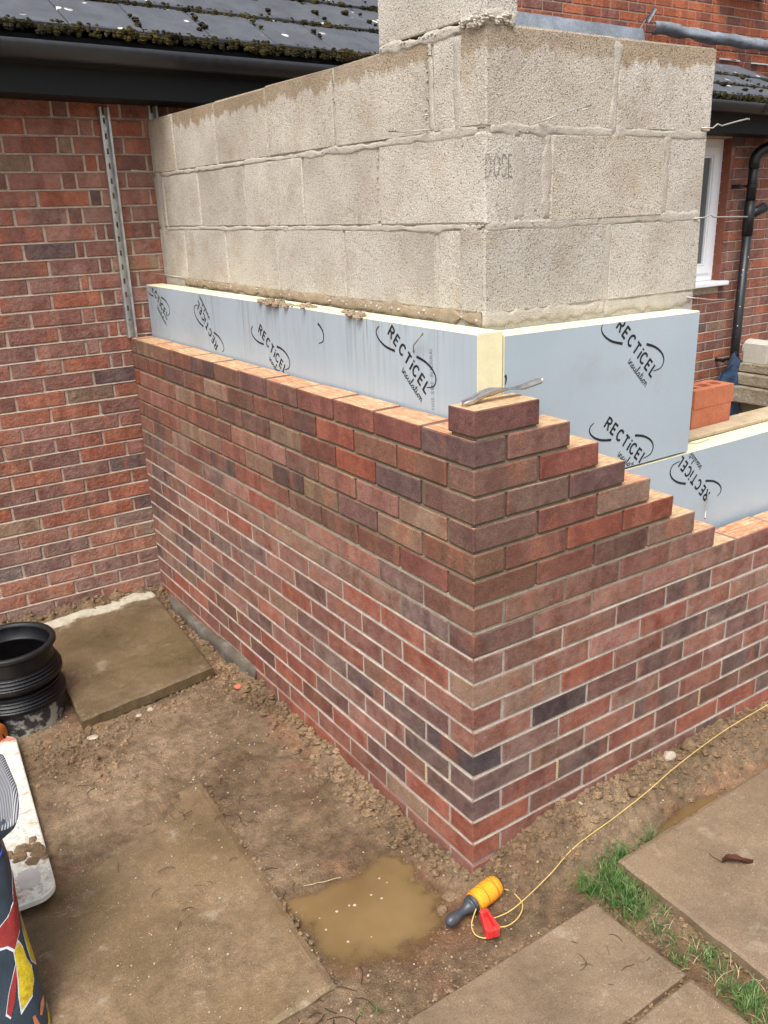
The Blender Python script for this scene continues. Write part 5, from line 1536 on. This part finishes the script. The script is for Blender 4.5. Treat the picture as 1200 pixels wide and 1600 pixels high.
def line_block():
    t_ = thing('line_block', 'red plastic line block lying beside the orange reel', 'line block', (-0.085, -0.165, zg))
    m = MB(); O = Vector((-0.085, -0.172, zg+0.001))
    # local axes: v points up-picture (away from camera), u to the right
    v_ = Vector((0.30, 0.95, 0.06)).normalized(); u_ = Vector((0.95, -0.30, 0)).normalized(); w_ = u_.cross(v_)
    def P(a, b, c): return O + u_*a + v_*b + w_*c
    def prism(poly, c0, c1):
        n = len(poly); m.add([P(a, b, c0) for a, b in poly] + [P(a, b, c1) for a, b in poly],
              [tuple(range(n-1, -1, -1)), tuple(range(n, 2*n))] + [(i, (i+1) % n, n+(i+1) % n, n+i) for i in range(n)])
    H = 0.026
    prism([(-0.0125,0.038),(-0.0095,0.042),(0.0095,0.042),(0.0125,0.038),(0.0125,0.030),(-0.0125,0.030)], 0, H)          # top
    prism([(-0.0125,0.0299),(-0.0065,0.0299),(-0.0105,-0.018),(-0.0205,-0.018)], 0, H-0.0005)                               # left cheek
    prism([(0.0065,0.0299),(0.0125,0.0299),(0.0205,-0.018),(0.0105,-0.018)], 0, H-0.0005)
    prism([(-0.0205,-0.0181),(-0.0018,-0.0181),(-0.0018,-0.032),(-0.017,-0.032),(-0.0205,-0.028)], 0, H)              # foot, slotted for the line
    prism([(0.0018,-0.0181),(0.0205,-0.0181),(0.0205,-0.028),(0.017,-0.032),(0.0018,-0.032)], 0, H)
    prism([(-0.0064,0.0298),(0.0064,0.0298),(0.0104,-0.018),(-0.0104,-0.018)], 0.001, 0.009)                          # recessed floor
    prism([(-0.012,-0.0182),(0.012,-0.0182),(0.012,-0.0305),(-0.012,-0.0305)], 0.001, H-0.004)
    m.build('block_body', M['lineblock'], t_)
line_block()
def spline(pts, n=8):
    o = []; pts = [Vector(p_) for p_ in pts]
    for i in range(len(pts)-1):
        p0, p1, p2, p3 = pts[max(i-1,0)], pts[i], pts[i+1], pts[min(i+2,len(pts)-1)]
        for q in range(n):
            t_ = q/n
            o.append(0.5*((2*p1) + (p2-p0)*t_ + (2*p0-5*p1+4*p2-p3)*t_*t_ + (3*p1-p0-3*p2+p3)*t_**3))
    o.append(pts[-1]); return o
m = MB()
lz = -1.287
m.tube(spline([(-0.072, -0.158, -1.310), (0.006, -0.168, -1.309), (0.165, -0.143, -1.299), (0.300, -0.115, -1.284), (0.470, -0.112, -1.264), (0.628, -0.106, -1.243), (0.790, -0.090, -1.226), (1.058, -0.066, -1.219), (1.322, -0.062, -1.214), (1.9, -0.06, -1.214)]), 0.0015, 6)
m.tube(spline([(0.03, -0.098, -1.306), (0.052, -0.115, -1.318), (0.048, -0.160, -1.322), (0.01, -0.188, -1.322), (-0.035, -0.196, -1.320), (-0.065, -0.190, -1.314)]), 0.0017, 6)
m.tube(spline([(-0.085, -0.118, -1.296), (-0.115, -0.135, -1.318), (-0.128, -0.165, -1.322), (-0.115, -0.190, -1.322), (-0.098, -0.190, -1.318)]), 0.0017, 6)
o = m.build('string_line', M['string'], smooth=True); rebase(o, (0.4, -0.12, -1.32)); tag(o, 'long yellow brick line running from the red block along the wall foot', 'string line')

# ------------------------------------------------------------------ leaf, stones, twigs, clods, grass
m = MB()
def leaf(a, b):
    w = 0.014*math.sin(math.pi*min(1, a*0.95+0.04))
    q = b*2-1
    return (0.600 + 0.075*a, -0.405 - 0.05*a + q*w, -1.296 + 0.004 + 0.014*q*q + 0.008*math.sin(a*5) + 0.006*fbm(a, b, 4, 3))
m.grid(leaf, 16, 6); m.tube([(0.600, -0.405, -1.29), (0.585, -0.385, -1.280), (0.580, -0.372, -1.272)], 0.0015, 5)
o = m.build('dead_leaf', M['leaf'], smooth=True); rebase(o, (0.63, -0.42, -1.296)); tag(o, 'curled dark brown dead leaf lying on the right slab', 'leaf')

def stone(label, x, y, r, flat=0.8, zoff=0.3, mat='stone', group='loose stones on the mud'):
    m = MB(); zg_ = gh(x, y); sd = U(0, 99); n = 12; rows = 8; vv = []; ff = []
    for i in range(rows+1):
        ph = math.pi*i/rows
        for k in range(n):
            a = 2*math.pi*k/n; rr = r*(1 + 0.35*noise.noise(Vector((math.cos(a)*math.sin(ph)*1.4+sd, math.sin(a)*math.sin(ph)*1.4, math.cos(ph)*1.4))))
            vv.append((x + rr*1.2*math.sin(ph)*math.cos(a), y + rr*0.9*math.sin(ph)*math.sin(a), zg_ + r*zoff + rr*flat*math.cos(ph)))
    for i in range(rows):
        for k in range(n): ff.append((i*n+k, (i+1)*n+k, (i+1)*n+(k+1) % n, i*n+(k+1) % n))
    m.add(vv, ff); o = m.build('stone', M[mat], smooth=True); rebase(o, (x, y, zg_)); tag(o, label, 'stone', group)
stone('pale cream pebble in the mud under the yellow line', 0.82, -0.038, 0.022)
stone('grey brown stone at the wall foot right of the pale pebble', 0.93, -0.030, 0.024, mat='clod')
stone('dirty stone in the bank beside the wall', 0.48, -0.035, 0.014, mat='clod')
stone('small white pebble nearest the corner in the bank', 0.40, -0.030, 0.012)
stone('dark pebble at the puddle edge beside the black handle', -0.135, -0.030, 0.016, mat='clod')
stone('muddy stone half sunk at the right end of the puddle', -0.085, 0.000, 0.024, 0.45, 0.1, mat='clod')
stone('white lump of old mortar on the mud right of the chamber', -0.70, 1.385, 0.018, 0.3, 0.1)
stone('small white pebble just in front of the corner slab', -0.45, 1.47, 0.012)
stone('flat white pebble in front of the corner slab', -0.50, 1.455, 0.012, 0.5)
stone('orange brick fragment on the mud beside the footing', -0.085, 1.42, 0.018, 0.6, 0.3, 'redbrick')
stone('white pebble by the footing in the inside corner', -0.075, 2.10, 0.010)
stone('rounded rubble lump beside the narrow puddle', 0.60, -0.075, 0.020, mat='clod')

cl = MB()
def scatter(n, fx, fy, r0, r1, flat=0.75, ok=None, pw=2.2):
    for _ in range(n):
        x, y = fx(), fy()
        if ok and not ok(x, y): continue
        r_ = r0 + (r1-r0)*R()**pw
        blob(cl, (x, y, gh(x, y) + r_*0.25), r_, 0, flat, 6)
scatter(900, lambda: -abs(random.gauss(0, 0.055)), lambda: U(0.0, 1.6), 0.0015, 0.013)
scatter(150, lambda: -abs(random.gauss(0.05, 0.045)), lambda: random.choice((0.95, 0.5, 0.35, 1.25)) + random.gauss(0, 0.09), 0.004, 0.024)
scatter(560, lambda: -abs(random.gauss(0.02, 0.08)), lambda: U(1.5, 2.5), 0.003, 0.015)
scatter(1300, lambda: U(0.0, 1.6), lambda: -abs(random.gauss(0.02, 0.06)), 0.0015, 0.012, ok=lambda x, y: y > -0.2)
scatter(110, lambda: U(0.0, 1.5), lambda: -abs(random.gauss(0.03, 0.04)), 0.006, 0.020, ok=lambda x, y: y > -0.2)
scatter(500, lambda: U(-1.2, 0.0), lambda: U(2.44, 2.56), 0.002, 0.014)
scatter(500, lambda: random.gauss(-0.76, 0.10), lambda: random.gauss(1.33, 0.11), 0.002, 0.010)
scatter(420, lambda: U(-0.75, -0.05), lambda: U(1.38, 1.56), 0.0025, 0.010, ok=lambda x, y: y < 1.476 + 0.139*(x+0.714) + 0.012)
scatter(1100, lambda: U(-0.95, 0.1), lambda: U(-0.25, 1.55), 0.0015, 0.005)
scatter(500, lambda: U(-0.55, 0.3), lambda: U(-0.26, 0.02), 0.0015, 0.006)
for x0_, y0_, x1_, y1_ in ((-0.43, -0.262, 0.21, -0.268), (0.235, -0.29, 0.245, -0.57), (0.36, -0.23, 0.352, -1.0), (0.37, -0.205, 1.13, -0.195), (-0.463, 0.9, -0.508, -0.08), (-0.44, -0.584, 0.22, -0.582)):
    for _ in range(130):
        a = R(); x, y = x0_ + (x1_-x0_)*a + random.gauss(0, 0.006), y0_ + (y1_-y0_)*a + random.gauss(0, 0.006)
        r_ = 0.0015 + 0.006*R()**2.5; blob(cl, (x, y, max(gh(x, y), -1.332) + r_*0.4), r_, 0, 0.75, 6)
cl.build('soil_clods', M['clod'], kind='stuff', label='crumbs and clods of brown soil along the wall foot')
gr = MB()
for _ in range(4200):
    x, y = U(-1.0, 1.3), U(-0.3, 2.45)
    if x > 0 and y > -0.01: continue
    if not (-0.72 < x < -0.05 and 1.5 < y) and not (-1.1 < x < -0.46 and -0.1 < y < 0.92 and R() < 0.5):
        r_ = 0.0007 + 0.0032*R()**2.6; blob(gr, (x, y, max(gh(x, y), -1.322 if (x < -0.47 and y < 0.92) else -9) + r_*0.3), r_, 0, 0.7, 5)
for _ in range(11):
    a, q = U(0, 6.28), math.sqrt(R()); r_ = U(0.002, 0.0055)
    blob(gr, (PUD1[0] + 0.17*q*math.cos(a), PUD1[1] + 0.10*q*math.sin(a), GZ - 0.0075), r_, 0, 0.25, 7)
gr.build('grit', M['stone'], kind='stuff', label='scattered pale grit and chippings on the mud')
tw = MB()
def twig(x, y, ln, a, r_, z_=None):
    z0_ = gh(x, y) if z_ is None else z_
    pts = []
    for i in range(5):
        f = i/4; aa = a + 0.22*math.sin(f*3 + x*20)
        pts.append((x + math.cos(aa)*ln*f, y + math.sin(aa)*ln*f, z0_ + 0.0015 + 0.004*math.sin(f*3.1)))
    tw.tube(pts, r_, 5)
for _ in range(46):
    x, y = U(-0.85, -0.03), U(0.15, 1.45); twig(x, y, U(0.02, 0.06), U(0, 6.28), U(0.0006, 0.0013), -1.318 if (x < -0.47 and y < 0.92) else None)
for _ in range(12): twig(U(-0.53, -0.44), U(-0.06, 0.9), U(0.03, 0.06), U(0, 6.28), 0.0013)
for _ in range(16): twig(U(-0.62, -0.45), U(-0.26, -0.08), U(0.03, 0.08), U(0, 6.28), 0.0013)
for _ in range(9): twig(U(0.02, 0.20), U(-0.50, -0.34), U(0.015, 0.05), U(0, 6.28), U(0.0005, 0.0009), -1.320)
tw.build('twigs', M['twig'], kind='stuff', label='dark twigs and rootlets scattered on the mud')
sw = MB(); tw = sw
for x, y in ((-0.41, 0.275), (-0.37, 0.262), (0.05, 0.0-0.04), (0.02, -0.03)): twig(x, y, U(0.04, 0.07), U(-0.6, 0.6), 0.0011, max(gh(x, y), GZ-0.007))
sw.build('straws', M['straw'], kind='stuff', label='pale straws lying round the puddle')

gs = MB()
def blade(x, y, z_, ln, az, lean, w):
    p_ = Vector((x, y, z_)); d = Vector((math.cos(az), math.sin(az), 0)); s_ = Vector((-d.y, d.x, 0))
    vv = []; n = 4; el = math.radians(90) - 0.1
    for i in range(n+1):
        ww = w*(1 - (i/n)**1.6)
        vv += [p_ - s_*ww/2, p_ + s_*ww/2]
        el -= lean/n
        p_ = p_ + (d*math.cos(el) + Vector((0,0,1))*math.sin(el))*ln/n
    gs.add(vv, [(2*i, 2*i+1, 2*i+3, 2*i+2) for i in range(n)])
def tuft(x, y, n, sp_, l0, l1, azc=None):
    for _ in range(n):
        xx, yy = x + random.gauss(0, sp_), y + random.gauss(0, sp_)
        if 0.385 < xx and yy < -0.23: continue
        if xx < 0.205 and yy < -0.285: continue
        blade(xx, yy, -1.340, U(l0, l1), U(0, 6.28) if azc is None else azc + random.gauss(0, 0.9), U(0.5, 1.9), U(0.0016, 0.0034))
for _ in range(26): tuft(U(0.24, 0.36), U(-0.40, -0.20), 22, 0.018, 0.035, 0.085)
for _ in range(10): tuft(U(0.22, 0.34), U(-0.27, -0.20), 14, 0.016, 0.04, 0.09, 2.6)
for _ in range(10): tuft(U(0.26, 0.42), U(-0.215, -0.165), 12, 0.014, 0.03, 0.075)
for _ in range(9): tuft(U(0.38, 0.58), U(-0.205, -0.175), 14, 0.012, 0.04, 0.08)
for _ in range(16): tuft(U(0.24, 0.35), U(-0.56, -0.40), 12, 0.014, 0.025, 0.055)
for _ in range(34): tuft(U(0.24, 0.345), U(-0.95, -0.56), 22, 0.016, 0.03, 0.07)
for _ in range(3): tuft(-0.50 + U(0, .04), -0.19 + U(-.02, .02), 4, 0.008, 0.02, 0.05)
gs_live = gs; gs = MB()
for _ in range(90): blade(U(0.24, 0.35), U(-0.95, -0.2), -1.334, U(0.03, 0.07), U(0, 6.28), U(1.4, 2.2), U(0.0012, 0.0024))
gs.build('dead_grass', M['straw'], kind='stuff', label='dry straw coloured blades lying among the green grass')
gs = gs_live
gs.build('grass', M['grass'], kind='stuff', label='green grass growing in the gap between the paving slabs')
